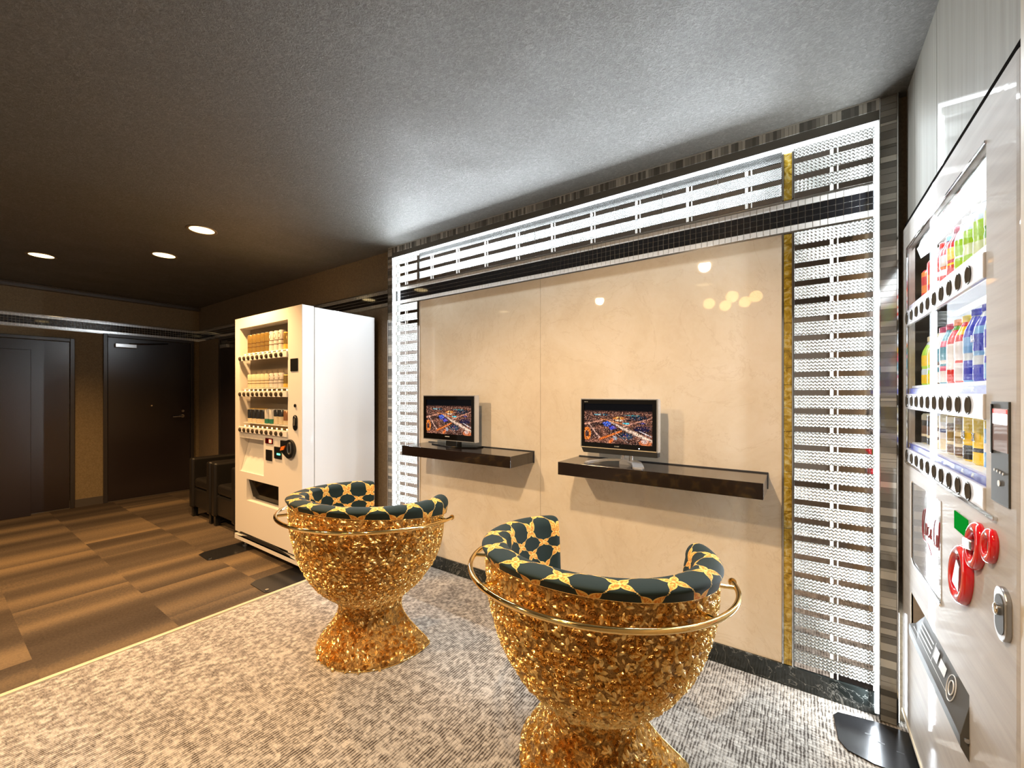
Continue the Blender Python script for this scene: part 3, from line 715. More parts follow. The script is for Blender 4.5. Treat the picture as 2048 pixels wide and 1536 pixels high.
build('stand_base', MB().prism([(-2.10, 2.045), (-1.86, 1.985), (-1.825, 1.985), (-1.70, 2.045), (-1.70, 2.12), (-2.10, 2.12)], 2, 0.900, 0.908), M['bezel'], t, bevel=0.002)

# right television: silver frame, speaker chin, arched silver foot
t = thing('television', (-0.75, 2.04, 0.9), 'silver-edged television with a speaker bar and curved foot on the right shelf', 'television')
X0, X1, Z0, Z1 = -0.943, -0.558, 0.975, 1.219; sx0, sx1, sz0, sz1 = -0.929, -0.577, 1.000, 1.1985
build('casing', MB().box(X0 + .004, X1 - .004, TY + .004, TY + .045, Z0, Z1 - .002).box(-0.86, -0.64, TY + .045, TY + .08, 0.99, 1.16), M['silver'], t, bevel=0.008)
sf = MB(); sf.box(X0 - .006, X1 + .008, TY - .002, TY + .032, Z1, Z1 + .006); sf.box(X0 - .006, X0, TY - .002, TY + .032, Z0 - .004, Z1); sf.box(X1, X1 + .009, TY - .004, TY + .036, Z0 - .006, Z1)
build('silver_frame', sf, M['silver'], t, bevel=0.002)
bz = MB()
for a in ((X0, X1, sz1, Z1), (X0, X1, Z0, sz0), (X0, sx0, sz0, sz1), (sx1, X1, sz0, sz1)): bz.box(a[0], a[1], TY - .003, TY + .006, a[2], a[3])
build('bezel', bz, M['bezel'], t)
screen(t, sx0, sx1, sz0, sz1, TY + .003)
ch = MB(); ch.prism([(-0.945, 0.972), (-0.552, 0.972), (-0.552, 0.947), (-0.556, 0.946), (-0.932, 0.946)], 1, TY - .004, TY + .035)
build('speaker_bar', ch, M['darkmatt'], t, bevel=0.002); build('speaker_edge', MB().box(X0, X1, TY - .006, TY - .002, 0.972, 0.976), M['ribbon'], t)
text('logo', 'SHARP', 0.0085, M['greymark'], t, (-0.752, TY - .0035, 0.9865), (1, 0, 0), (0, 0, 1)); text('logo', 'AQUOS', 0.006, M['greymark'], t, (-0.917, TY - .0035, 1.2085), (1, 0, 0), (0, 0, 1))
build('power_light', MB().cyl((-0.640, TY - .005, 0.984), 0.0022, 0.002, 10, 1), M['lampw'], t)
nk = MB(); nk.cyl((-0.733, TY + .03, 0.905), 0.011, 0.045, 16); nk.cyl((-0.690, TY + .03, 0.905), 0.011, 0.045, 16); nk.box(-0.733, -0.690, TY + .028, TY + .038, 0.905, 0.95)
build('neck', nk, M['chrome'], t, smooth='auto')
ft = MB(); path = [(-0.885, 1.93, 0.905), (-0.86, 1.955, 0.910), (-0.80, 1.995, 0.919), (-0.735, 2.02, 0.922), (-0.69, 2.015, 0.921), (-0.65, 1.985, 0.918), (-0.628, 1.94, 0.911), (-0.614, 1.905, 0.906)]
for i in range(len(path) - 1):
    a, b_ = Vector(path[i]), Vector(path[i + 1])
    d = (b_ - a); d.z = 0; nn = Vector((-d.y, d.x, 0)).normalized()
    w0 = 0.014 + 0.012 * (i / 7.0); w1 = 0.014 + 0.012 * ((i + 1) / 7.0)
    ft.add([a - nn * w0 - Vector((0, 0, .005)), b_ - nn * w1 - Vector((0, 0, .005)), b_ + nn * w1 - Vector((0, 0, .005)), a + nn * w0 - Vector((0, 0, .005)),
            a - nn * w0 + Vector((0, 0, .004)), b_ - nn * w1 + Vector((0, 0, .004)), b_ + nn * w1 + Vector((0, 0, .004)), a + nn * w0 + Vector((0, 0, .004))],
           [(0, 3, 2, 1), (4, 5, 6, 7), (0, 1, 5, 4), (2, 3, 7, 6)] + ([(3, 0, 4, 7)] if i == 0 else []) + ([(1, 2, 6, 5)] if i == len(path) - 2 else []))
build('curved_foot', ft, M['silver'], t, smooth='auto', angle=50)
for q in ((-0.632, -0.596, 1.895, 1.912, 0.900, 0.906), (-0.895, -0.875, 1.925, 1.94, 0.900, 0.906), (-0.74, -0.68, 2.0, 2.04, 0.900, 0.917)): build('foot_pad', MB().box(*q), M['silver'], t)

# ------------------------------------------------------------------ gold bucket chairs
PROF = [(.250, 0.0), (.254, .014), (.240, .040), (.212, .078), (.182, .120), (.160, .165), (.153, .205), (.163, .240), (.190, .268), (.225, .297), (.268, .343), (.318, .430), (.350, .530), (.366, .620), (.372, .700), (.372, .739)]
TH0, TH1 = math.radians(152), math.radians(388)
def sfrac(th):
    """0 at the middle of the back, 1 at the front ends"""
    return abs(th - math.radians(270)) / (TH1 - math.radians(270))
def rim(th): return 0.739 - 0.087 * sfrac(th) ** 1.7
_L = [0.0]
for i in range(1, len(PROF)): _L.append(_L[-1] + math.hypot(PROF[i][0] - PROF[i - 1][0], PROF[i][1] - PROF[i - 1][1]))
def prof(t):
    """Catmull-Rom along the profile, t in metres of arc length"""
    t = min(max(t, 0), _L[-1] - 1e-6); i = 0
    while _L[i + 1] < t: i += 1
    f = (t - _L[i]) / (_L[i + 1] - _L[i]); P = lambda k: PROF[min(max(k, 0), len(PROF) - 1)]
    out = []
    for c in (0, 1):
        a, b_, c_, d = P(i - 1)[c], P(i)[c], P(i + 1)[c], P(i + 2)[c]
        out.append(0.5 * (2 * b_ + (c_ - a) * f + (2 * a - 5 * b_ + 4 * c_ - d) * f * f + (3 * b_ - a - 3 * c_ + d) * f ** 3))
    return out
def surf(th, t):
    r, h = prof(t); s = sfrac(th)
    k = min(max((h - .30) / .439, 0), 1); h2 = h - (0.739 - rim(th)) * (k * k * (3 - 2 * k))
    bs = max(0.0, 1 - h / .17); r *= 1 + 0.20 * bs * min(s, 1.0) ** 3
    return Vector((r * math.cos(th), r * math.sin(th), h2))
def frame_at(th, t):
    e = 2e-3; p = surf(th, t); a = (surf(th + e, t) - surf(th - e, t)).normalized(); b_ = (surf(th, t + e) - surf(th, t - e)).normalized()
    return p, a, b_, a.cross(b_).normalized()

def make_chair():
    t = thing('bucket_chair', (0, 0, 0), '', 'chair')
    rg = random.Random(11)
    sh = MB(); NT_, NS = 96, 60; TL = _L[-1]
    for j in range(NS + 1):
        for i in range(NT_ + 1):
            sh.v.append(tuple(surf(TH0 + (TH1 - TH0) * i / NT_, TL * j / NS)))
    W1 = NT_ + 1
    for j in range(NS):
        for i in range(NT_): sh.f.append([j * W1 + i, j * W1 + i + 1, (j + 1) * W1 + i + 1, (j + 1) * W1 + i]); sh.mi.append(0)
    o = len(sh.v)     # inner skin 14 mm inside
    for j in range(NS + 1):
        for i in range(NT_ + 1):
            p, a, b_, n = frame_at(TH0 + (TH1 - TH0) * i / NT_, TL * j / NS); q = p - n * 0.012; q.z = max(q.z, 0.0); sh.v.append(tuple(q))
    for j in range(NS):
        for i in range(NT_): sh.f.append([o + j * W1 + i, o + (j + 1) * W1 + i, o + (j + 1) * W1 + i + 1, o + j * W1 + i + 1]); sh.mi.append(0)
        for i in (0, NT_):
            q = [j * W1 + i, (j + 1) * W1 + i, o + (j + 1) * W1 + i, o + j * W1 + i]; sh.f.append(q if i == 0 else q[::-1]); sh.mi.append(0)
    for i in range(NT_): sh.f.append([NS * W1 + i, NS * W1 + i + 1, o + NS * W1 + i + 1, o + NS * W1 + i]); sh.mi.append(0)
    # relief of roses, buds and leaves
    def place(p, a, b_, n, pts, faces): sh.add([p + a * x_ + b_ * y_ + n * z_ for x_, y_, z_ in pts], faces, 1)
    def rose(p, a, b_, n, R, rot, sq):
        pts, fc = [], []; NSG = 22; turns = 2.3
        for k in range(NSG + 1):
            f = k / NSG; g = rot + f * turns * 2 * PI; r = R * (0.16 + 0.84 * f); wv = 1 + 0.10 * math.sin(3 * g + rot)
            hgt = R * (0.60 - 0.22 * f) * (0.9 + 0.2 * math.sin(5 * g))
            c, s_ = math.cos(g) * wv, math.sin(g) * wv * sq; dw = R * 0.12
            pts += [((r - dw) * c, (r - dw) * s_, 0.0), (r * c, r * s_, hgt), ((r + dw * 1.3) * c, (r + dw * 1.3) * s_, -0.05 * R)]
        for k in range(NSG): 
            q = k * 3; fc += [(q, q + 3, q + 4, q + 1), (q + 1, q + 4, q + 5, q + 2)]
        place(p, a, b_, n, pts, fc)
    def leaf(p, a, b_, n, L, rot, lift):
        ca, sa = math.cos(rot), math.sin(rot); base = [(0, 0, 0), (.3, .22, .10), (.3, 0, .26), (.3, -.22, .10), (.7, .20, .12), (.7, 0, .30), (.7, -.20, .12), (1.05, 0, .10), (.3, .26, -.1), (.3, -.26, -.1), (.7, .24, -.1), (.7, -.24, -.1)]
        pts = [((x_ * ca - y_ * sa) * L, (x_ * sa + y_ * ca) * L, z_ * L * lift) for x_, y_, z_ in base]
        place(p, a, b_, n, pts, [(0, 2, 1), (0, 3, 2), (1, 2, 5, 4), (2, 3, 6, 5), (4, 5, 7), (5, 6, 7), (0, 1, 8), (1, 4, 10, 8), (4, 7, 10), (0, 9, 3), (3, 9, 11, 6), (6, 11, 7)])
    step = 0.0225; tt = 0.024; row = 0
    while tt < TL - 0.016:
        r, h = prof(tt); n_ = max(6, int(r * (TH1 - TH0) / step))
        for k in range(n_):
            th = TH0 + 0.03 / max(r, .1) * .6 + (TH1 - TH0 - 0.036 / max(r, .1)) * (k + 0.5 + (0.25 if row % 2 else -0.25) + rg.uniform(-.2, .2)) / n_
            ta = min(tt + rg.uniform(-.004, .004), TL - .014)
            p, a, b_, n = frame_at(th, ta)
            q = rg.random(); hi = 0.55 if h > 0.2 else 0.40
            if q < hi: rose(p, a, b_, n, rg.uniform(.0105, .0150), rg.uniform(0, 6.28), rg.uniform(.8, 1.0))
            else: leaf(p, a, b_, n, rg.uniform(.018, .032), rg.uniform(0, 6.28), rg.uniform(.55, .95))
            if rg.random() < 0.95: 
                p2, a2, b2, n2 = frame_at(th + step * .5 / max(r, .12), min(ta + step * .5, TL - .014)); leaf(p2, a2, b2, n2, rg.uniform(.010, .019), rg.uniform(0, 6.28), .8)
        tt += step * .92; row += 1
    build('shell', sh, [M['crevice_shade'], M['gold']], t, smooth='auto', angle=42)['label'] = 'gold shell covered in roses and leaves'
    # bead along the open edges and round the foot
    bd = MB(); path = [surf(TH0, TL * k / 50) for k in range(50, -1, -1)] + [surf(TH0 + (TH1 - TH0) * k / 60, 0.0) for k in range(1, 60)] + [surf(TH1, TL * k / 50) for k in range(0, 51)]
    bd.tube([(q.x, q.y, max(q.z, .0045)) for q in path], 0.0045, 8)
    bd.tube([tuple(surf(TH0 + (TH1 - TH0) * k / 70, TL)) for k in range(71)], 0.0035, 8)
    build('edge_bead', bd, M['brass'], t, smooth=True)
    # closed front below the seat
    fp = MB(); n = 24
    for k in range(n + 1):
        tq = 0.60 * TL * k / n; a, b_ = surf(TH0, tq), surf(TH1, tq)
        for i in range(7):
            f = i / 6; p = a.lerp(b_, f); p.y += -0.012 + 0.02 * math.sin(PI * f); fp.v.append(tuple(p))
    for k in range(n):
        for i in range(6): fp.f.append([k * 7 + i, k * 7 + i + 1, (k + 1) * 7 + i + 1, (k + 1) * 7 + i]); fp.mi.append(0)
    build('front_panel', fp, M['gold'], t, smooth=True)
    # upholstered roll with lining
    def section(th):
        s = sfrac(th); rm = rim(th) + .001; top = 0.772 - 0.030 * s ** 1.3; cz = (top + rm) / 2 + .006; hz = top - cz; cx = 0.347
        pts = [(0.372, rm - .004), (0.379, rm + .002)]
        for k in range(0, 15):
            g = -0.14 * PI + 1.19 * PI * k / 14; pts.append((cx + 0.042 * math.cos(g), cz + hz * math.sin(g)))
        pts += [(0.300, cz - .030), (0.292, 0.62), (0.283, 0.54), (0.268, 0.46), (0.250, 0.405), (0.285, 0.405), (0.325, 0.50), (0.350, 0.62), (0.357, rm - .02), (0.360, rm)]
        return pts
    cu = MB(); cu.uv = []; A0, A1 = math.radians(146), math.radians(394); N = 110; ths, scs = [], []
    for g, s_ in ((-.085, .05), (-.080, .45), (-.066, .72), (-.045, .88), (-.02, .97)): ths.append(A0 + g); scs.append(s_)
    for k in range(N + 1): ths.append(A0 + (A1 - A0) * k / N); scs.append(1.0)
    for g, s_ in ((.02, .97), (.045, .88), (.066, .72), (.080, .45), (.085, .05)): ths.append(A1 + g); scs.append(s_)
    ref = section(math.radians(270)); ns = len(ref); vl = [0.0]
    for k in range(ns): a, b_ = ref[k], ref[(k + 1) % ns]; vl.append(vl[-1] + math.hypot(a[0] - b_[0], a[1] - b_[1]))
    for th, s_ in zip(ths, scs):
        sec = section(min(max(th, TH0 - .2), TH1 + .2)); cx = sum(p[0] for p in sec) / ns; cz = sum(p[1] for p in sec) / ns
        for r, h in sec:
            f = s_ if s_ > .9 else (0.35 + 0.65 * s_ if False else s_)
            rr = cx + (r - cx) * (1 - (1 - f) * 0.75); hh = cz + (h - cz) * (1 - (1 - f) * 0.20)
            cu.v.append((rr * math.cos(th), rr * math.sin(th), hh))
    for i in range(len(ths) - 1):
        for k in range(ns):
            k2 = (k + 1) % ns; cu.f.append([i * ns + k, (i + 1) * ns + k, (i + 1) * ns + k2, i * ns + k2]); cu.mi.append(0)
            u0, u1 = ths[i] * .355, ths[i + 1] * .355; cu.uv.append([(u0, vl[k]), (u1, vl[k]), (u1, vl[k + 1]), (u0, vl[k + 1])])
    for i in (0, len(ths) - 1):
        f = [i * ns + k for k in range(ns)]; cu.f.append(f[::-1] if i else f); cu.mi.append(0); cu.uv.append([(0.02, 0.02)] * ns)
    build('backrest', cu, M['fabric'], t, smooth='auto', angle=70)['label'] = 'dark green padded roll and lining with gold stars'
    # seat cushion
    se = MB(); se.uv = []; rings = [(0.0, .452), (.12, .452), (.20, .448), (.245, .438), (.262, .420), (.264, .400), (.255, .375), (.0, .372)]; ns2 = 48
    for r, h in rings:
        for k in range(ns2): a = 2 * PI * k / ns2; se.v.append((max(r, .001) * math.cos(a), max(r, .001) * math.sin(a) + .012, h))
    for j in range(len(rings) - 1):
        for k in range(ns2):
            k2 = (k + 1) % ns2; q = [j * ns2 + k, (j + 1) * ns2 + k, (j + 1) * ns2 + k2, j * ns2 + k2]; se.f.append(q); se.mi.append(0)
            se.uv.append([(se.v[i_][0], se.v[i_][1] + (se.v[i_][2] if j > 3 else 0)) for i_ in q])
    build('seat_cushion', se, M['fabric'], t, smooth=True)
    # brass rail on short brackets
    rl = MB(); R0, R1 = math.radians(157), math.radians(383)
    rz = lambda th: 0.689 - 0.045 * min(sfrac(th), 1.0) ** 1.8
    rl.tube([(0.427 * math.cos(R0 + (R1 - R0) * k / 90), 0.427 * math.sin(R0 + (R1 - R0) * k / 90), rz(R0 + (R1 - R0) * k / 90)) for k in range(91)], 0.0085, 12)
    rail = build('rail', rl, M['brass'], t, smooth='auto', angle=60)
    for th in (R0, R1):
        c = Vector((0.427 * math.cos(th), 0.427 * math.sin(th), rz(th))); tg = Vector((-math.sin(th), math.cos(th), 0)) * (1 if th == R1 else -1)
        build('rail_cap', MB().tube([c - tg * .003, c + tg * .004, c + tg * .009], [.0125, .0125, .009], 12), M['brass'], rail, smooth='auto')
    for dg in (162, 205, 242, 298, 338, 376):
        th = math.radians(dg); br = MB(); br.tube([(0.358 * math.cos(th), 0.358 * math.sin(th), rz(th)), (0.427 * math.cos(th), 0.427 * math.sin(th), rz(th))], 0.0065, 8)
        build('rail_bracket', br, M['brass'], t, smooth='auto')
    return t
chair = make_chair()
chair.location = (-0.572, 1.326, 0)
chair['label'] = 'gold rose-covered bucket chair nearest the viewer, before the right shelf'
chair['group'] = 'gold bucket chairs facing the alcove'
c2 = copy_tree(chair); c2.location = (-1.788, 1.326, 0)
c2['label'] = 'gold rose-covered bucket chair beside the white vending machine, before the left shelf'

# ------------------------------------------------------------------ leather armchairs
def armchair(x0, x1, label):
    t = thing('leather_armchair', ((x0 + x1) / 2, 1.86, 0), label, 'armchair', 'black leather armchairs behind the white vending machine')
    build('seat_base', MB().box(x0 + .07, x1 - .07, 1.62, 2.08, 0.10, 0.30), M['leather'], t, bevel=0.02, seg=3)
    build('seat_cushion', MB().box(x0 + .095, x1 - .095, 1.615, 2.0, 0.30, 0.40), M['leather'], t, bevel=0.03, seg=4)
    build('backrest', MB().prism([(1.99, .28), (2.10, .28), (2.12, .62), (2.06, .645), (2.01, .62)], 0, x0 + .02, x1 - .02), M['leather'], t, bevel=0.025, seg=4)
    for a, b_ in ((x0, x0 + .085), (x1 - .085, x1)):
        build('armrest', MB().box(a, b_, 1.60, 2.06, 0.09, 0.598), M['leather'], t, bevel=0.022, seg=4)
    for fx in (x0 + .04, x1 - .04):
        for fy in (1.64, 2.05): build('leg', MB().box(fx - .022, fx + .022, fy - .022, fy + .022, 0, 0.10), M['dark'], t, bevel=0.003)
armchair(-5.14, -4.62, 'black leather armchair farther from the vending machine, nearer the door')
armchair(-4.59, -4.07, 'black leather armchair half hidden behind the white vending machine')

# ------------------------------------------------------------------ white can machine on the left
LX0, LX1, LY0, LY1, LZ0, LZ1 = -3.832, -2.797, 1.51, 2.10, 0.075, 1.862
vm = thing('vending_machine', ((LX0 + LX1) / 2, 1.8, 0), 'white and cream can vending machine with dark display window beside the leather armchairs', 'vending machine')
body = MB(); body.box(LX0, LX1, 1.60, LY1, LZ0, LZ1 - .004)
build('cabinet', body, M['white'], vm, bevel=0.004)
DX0, DX1, DZ0, DZ1 = -3.750, -2.985, 0.948, 1.778          # display opening
dr = MB()
dr.box(LX0, DX0, LY0, 1.594, LZ0 + .05, LZ1); dr.box(DX1, LX1, LY0, 1.594, LZ0 + .05, LZ1); dr.box(DX0, DX1, LY0, 1.594, DZ1, LZ1)
RX0, RX1, RZ0, RZ1 = -3.745, -3.342, 0.625, 0.897           # stepped money recess
OX0, OX1, OZ0, OZ1 = -3.626, -3.117, 0.402, 0.573           # outlet
dr.box(RX1, DX1, LY0, 1.594, 0.60, DZ0); dr.box(DX0, RX1, LY0, 1.594, RZ1, DZ0); dr.box(DX0, RX1, LY0, 1.594, 0.60, RZ0)
dr.box(DX0, OX0, LY0, 1.594, OZ0, 0.60); dr.box(OX1, DX1, LY0, 1.594, OZ0, 0.60); dr.box(OX0, OX1, LY0, 1.594, OZ1, 0.60)
dr.box(DX0, DX1, LY0, 1.594, 0.135, OZ0)
dr.box(LX0, LX1, LY0 - .004, 1.59, LZ0 - .012, LZ0 + .028)
door_l = build('door', dr, M['cream'], vm)
build('door_side', MB().box(LX1, LX1 + .0015, LY0 + .001, 1.594, LZ0 + .03, LZ1 - .001), M['white'], vm)
build('toe_vent', MB().prism([(LX0 + .04, .092), (-3.51, .13), (-3.17, .13), (-2.86, .092)], 1, 1.506, 1.512).box(LX0 + .03, LX1 - .02, 1.53, 1.58, .07, .13), M['darkmatt'], vm)
# recess liners
dl = MB(); dl.box(DX0, DX1, 1.590, 1.5965, DZ0, DZ1); 
build('display_back', dl, M['inner'], vm)
build('recess_panel', MB().prism([(1.594, RZ0), (1.594, RZ1), (1.585, RZ1), (1.56, RZ1 - .11), (1.518, RZ0)], 0, RX0, RX1), M['cream'], vm)
ob = MB(); ob.box(OX0, OX1, 1.575, 1.594, OZ0, OZ1); build('outlet', ob, M['darkmatt'], vm)
build('outlet_flap', MB().prism([(1.522, OZ1), (1.526, OZ1), (1.560, OZ0 + .02), (1.556, OZ0 + .02)], 0, OX0 + .004, OX1 - .004), m_clear('smoked_flap', (0.35, 0.32, 0.28)), vm)
build('window_glass', MB().box(DX0, DX1, 1.513, 1.516, DZ0, DZ1), M['clear'], vm)
SH = [(1.572, 1.531), (1.294, 1.246), (1.020, 0.961)]
btn = MB().lathe([(0.016, 0.0), (0.016, -0.006), (0.013, -0.010), (0.004, -0.011)], (0, 0, 0), 14, 1)
btn_me = None
for k, (sz, rz_) in enumerate(SH):
    build('display_shelf', MB().box(DX0 + .03, DX1 - .001, 1.525, 1.590, sz - .006, sz), M['cream'], vm)
    rail = build('button_rail', MB().box(DX0, DX1 - .002, 1.500, 1.514, rz_ - .020, rz_ + .024), M['cream'], vm, bevel=0.002)
    lit = MB()
    for b_ in range(10):
        bx = -3.715 + .0732 * b_
        if btn_me is None:
            o = build('push_button', btn, M['button'], None, smooth='auto'); btn_me = o.data
        else:
            o = bpy.data.objects.new('push_button', btn_me); COL.objects.link(o)
        o.parent = rail; o.location = Vector((bx, 1.500, rz_)) - OFF[rail.name]
        build('button_light', MB().box(bx + .035, bx + .050, 1.517, 1.520, rz_ + .027, rz_ + .037), M['amberlit'], rail)
build('card_reader', MB().box(-2.944, -2.847, 1.505, 1.511, 1.407, 1.496), M['dark'], vm, bevel=0.002)
build('keyhole', MB().cyl((-2.881, 1.503, 1.167), 0.012, 0.008, 14, 1), M['dark'], vm)
hd = MB(); hd.prism([(-2.881 + .029 * math.cos(a) , 1.048 + (.025 if math.sin(a) > 0 else -.025) + .029 * math.sin(a)) for a in [2 * PI * k / 20 + .01 for k in range(20)]], 1, 1.505, 1.511)
hd = build('lock_handle', hd, M['dark'], vm); build('lock_barrel', MB().tube([(-2.875, 1.500, 1.08), (-2.878, 1.498, 1.03)], 0.010, 8).cyl((-2.878, 1.497, 1.084), .013, .01, 12, 1), M['chrome'], hd)
build('price_display', MB().box(-3.309, -3.197, 1.505, 1.511, 0.878, 0.918), M['redscreen'], vm); build('price_digits', MB().box(-3.248, -3.212, 1.503, 1.506, 0.885, 0.910), M['redlit'], vm)
build('note_slot', MB().box(-3.301, -3.209, 1.505, 1.511, 0.752, 0.832), M['dark'], vm)
cu_ = build('coin_display', MB().box(-3.174, -3.068, 1.503, 1.511, 0.776, 0.864), M['dark'], vm, bevel=0.004); build('green_digits', MB().box(-3.125, -3.080, 1.501, 1.504, 0.806, 0.818), M['greenlit'], cu_)
cn = MB(); cn.prism([(-3.057, .872), (-3.057, .918), (-2.985, .918)] + [(-2.945 + .075 * math.cos(a), .862 + .068 * math.sin(a)) for a in [math.radians(q) for q in range(85, -130, -14)]] + [(-3.045, .835)], 1, 1.490, 1.511)
cn = build('coin_unit', cn, M['dark'], vm, bevel=0.004)
build('coin_lever', MB().prism([(-3.045, .845), (-3.03, .873), (-2.975, .885), (-3.0, .853)], 1, 1.484, 1.492), M['bandgold'], cn)
build('coin_ring', MB().tube([(-2.925 + .022 * math.cos(a), 1.488, .868 + .04 * math.sin(a)) for a in [2 * PI * k / 18 for k in range(18)]], .004, 6, closed=True), M['steel'], cn)
for fx in (LX0 + .07, LX1 - .05):
    for fy in (1.56, 2.02):
        f = MB(); f.cyl((fx, fy, 0.004), 0.026, 0.008, 16); f.cyl((fx, fy, 0.01), 0.009, 0.07, 10); build('levelling_foot', f, M['steel'], vm, smooth='auto')
for i, (a, b_) in enumerate((((-3.86, -3.62)), ((-2.99, -2.73)))):
    pl = MB(); pl.prism([(a, 1.30), (a + .03, 1.255), (b_ - .03, 1.25), (b_, 1.28), (b_, 1.64), (a, 1.64)], 2, 0.0005, 0.004)
    q = build('anchor_plate', pl, M['plate'], vm, bevel=0.001)
    build('plate_bolt', MB().cyl((b_ - .05, 1.275, 0.004), 0.011, 0.005, 12), M['chrome'], q)

ORD = ['first', 'second', 'third', 'fourth', 'fifth', 'sixth', 'seventh', 'eighth', 'ninth', 'tenth']
ROWN = ['top', 'middle', 'bottom']
def can(loc, h, r, body_m, band_m, top_m, label, group, kind='can', patch=None):
    prof_ = [(r * .85, 0), (r, h * .03), (r, h * .30), (r, h * .34), (r, h * .50), (r, h * .54), (r, h * .93), (r * .86, h * .985), (r * .84, h), (r * .78, h), (r * .76, h - .002)]
    mis = [2, 0, 1, 0, 1, 0, 0, 2, 2, 2]
    if patch == 'lower': mis = [2, 1, 1, 0, 0, 0, 0, 2, 2, 2]
    if patch == 'upper': mis = [2, 0, 0, 0, 0, 1, 1, 2, 2, 2]
    if patch == 'tall': mis = [2, 0, 1, 1, 1, 1, 0, 2, 2, 2]
    mb = MB().lathe(prof_, loc, 20, mis=mis)
    o = bpy.data.objects.new('drink_can', None)
    bpy.data.objects.remove(o)
    off = Vector(loc); mb.v = [(p[0] - off.x, p[1] - off.y, p[2] - off.z) for p in mb.v]
    o = build('drink_can', mb, [body_m, band_m, top_m], None, smooth='auto'); o.location = loc
    tag(o, label, 'drink can', group); return o
al = M['silver']; W_ = pm('white_print', (0.70, 0.66, 0.60)); BR = pm('brown_print', (0.10, 0.05, 0.02)); GD = pm('gold_print', (0.45, 0.30, 0.08), .2, .6)
GR = pm('green_print', (0.03, 0.20, 0.12)); YE = pm('yellow_print', (0.75, 0.52, 0.08)); OR = pm('copper_print', (0.45, 0.20, 0.08), .2, .5); BK = pm('black_print', (0.02, 0.02, 0.02))
CR = pm('cream_print', (0.72, 0.62, 0.42))
for row in range(3):
    for k in range(10):
        x_ = -3.650 + .0713 * k; z_ = SH[row][0]
        if row < 2:
            h = (.150, .112)[row]
            if k < 5: a = (GD if row == 0 else CR, BR, al, None, 'gold can with a brown waist band')
            elif k < 8: a = (W_, BR, al, None, 'white can with a dark half-moon emblem')
            else: a = (YE, GD, al, 'tall', 'shorter yellow-gold can'); h *= .86
        else:
            h = .112
            a = [(CR, BK, YE, 'tall', 'cream can with tall dark lettering')] * 4 + [(W_, GR, al, 'lower', 'white can with a green lower half')] * 2 + [(CR, BK, al, 'upper', 'pale gold can with a black top band')] * 2 + [(CR, OR, al, 'tall', 'copper and cream can')] * 2
            a = a[k]
        b_, n_, tp, pt, nm = a
        o = can((x_, 1.557, z_ + .0005), h, .028, b_, n_, tp, '%s, %s from left, %s shelf, white machine' % (nm, ORD[k], ROWN[row]), 'sample cans on the %s shelf of the white machine' % ROWN[row], patch=pt)
        if row < 2 and 5 <= k < 8:
            e = MB(); cc = z_ + h * .72; rr = h * .17
            vs = []
            for j in range(13):
                a_ = -PI / 2 + PI * j / 12; vs.append((rr * 1.1 * math.cos(a_), rr * math.sin(a_)))
            n0 = len(vs)
            def onc(px_, pz_): g_ = px_ / .0285; return (.0286 * math.sin(g_ - .45), -.0286 * math.cos(g_ - .45), pz_)
            e.add([onc(0, h * .72)] + [onc(p, h * .72 + q) for p, q in vs], [(0, j + 1, j + 2) for j in range(n0 - 1)])
            q = build('emblem', e, BR, None); q.parent = o

# ------------------------------------------------------------------ drinks machine on the right
YA, YZ = 2.112, 1.116           # far and near edge of the front
dm = thing('vending_machine', (MX + .3, 1.6, 0), 'taupe drinks vending machine with red coin surrounds on the right edge of the photo', 'vending machine')
WY0, WY1, WZ0, WZ1 = 2.030, 1.262, 1.012, 1.768      # window opening
SY0, SY1, SZ0, SZ1 = 1.962, 1.366, 0.43, 0.565       # delivery slot
fr = MB(); D = 0.10
def fb(y0, y1, z0, z1, x0=MX, x1=MX + D): fr.box(x0, x1, y0, y1, z0, z1)
fb(YA, WY0, 0.07, 1.858); fb(WY1, YZ, SZ1, 1.858); fb(WY0, WY1, WZ1, 1.858); fb(WY0, WY1, SZ1, WZ0)
fb(WY0, SY0, 0.07, SZ1); fb(SY1, YZ, 0.07, SZ1); fb(SY0, SY1, 0.07, SZ0)
build('door', fr, M['vend'], dm)
build('door_corner', MB().prism([(MX, YZ), (MX + D, YZ), (MX + D, YZ - .026), (MX + .02, YZ - .026), (MX + .006, YZ - .020), (MX + .001, YZ - .01)], 2, 0.07, 1.858), M['vend'], dm, smooth='auto', angle=20)
build('cabinet', MB().box(MX + D + .16, 1.15, YZ - .025, YA, 0.07, 1.858).box(MX + D, MX + D + .16, YZ - .025, WY1 - .01, 0.07, 1.858).box(MX + D, MX + D + .16, WY0 + .01, YA, 0.07, 1.858).box(MX + D, MX + D + .16, WY1, WY0, 0.07, WZ0 - .02).box(MX + D, MX + D + .16, WY1, WY0, WZ1 + .01, 1.858), M['grey'], dm)
build('window_frame', MB().box(MX - .003, MX + .002, WY0, WY0 + .006, WZ0 - .004, WZ1 + .004).box(MX - .003, MX + .002, WY1, WY0, WZ1, WZ1 + .006).box(MX - .006, MX + .004, WY1 - .06, WY0 + .01, WZ0 - .010, WZ0 - .002), M['chrome'], dm, bevel=0.001)
lin = MB(); lin.box(MX + D + .155, MX + D + .162, WY1 - .01, WY0 + .01, WZ0 - .02, WZ1 + .01); lin.box(MX + .02, MX + D + .16, WY0, WY0 + .009, WZ0, WZ1); lin.box(MX + .02, MX + D + .16, WY1 - .009, WY1, WZ0, WZ1)
build('display_lining', lin, M['innerwhite'], dm)
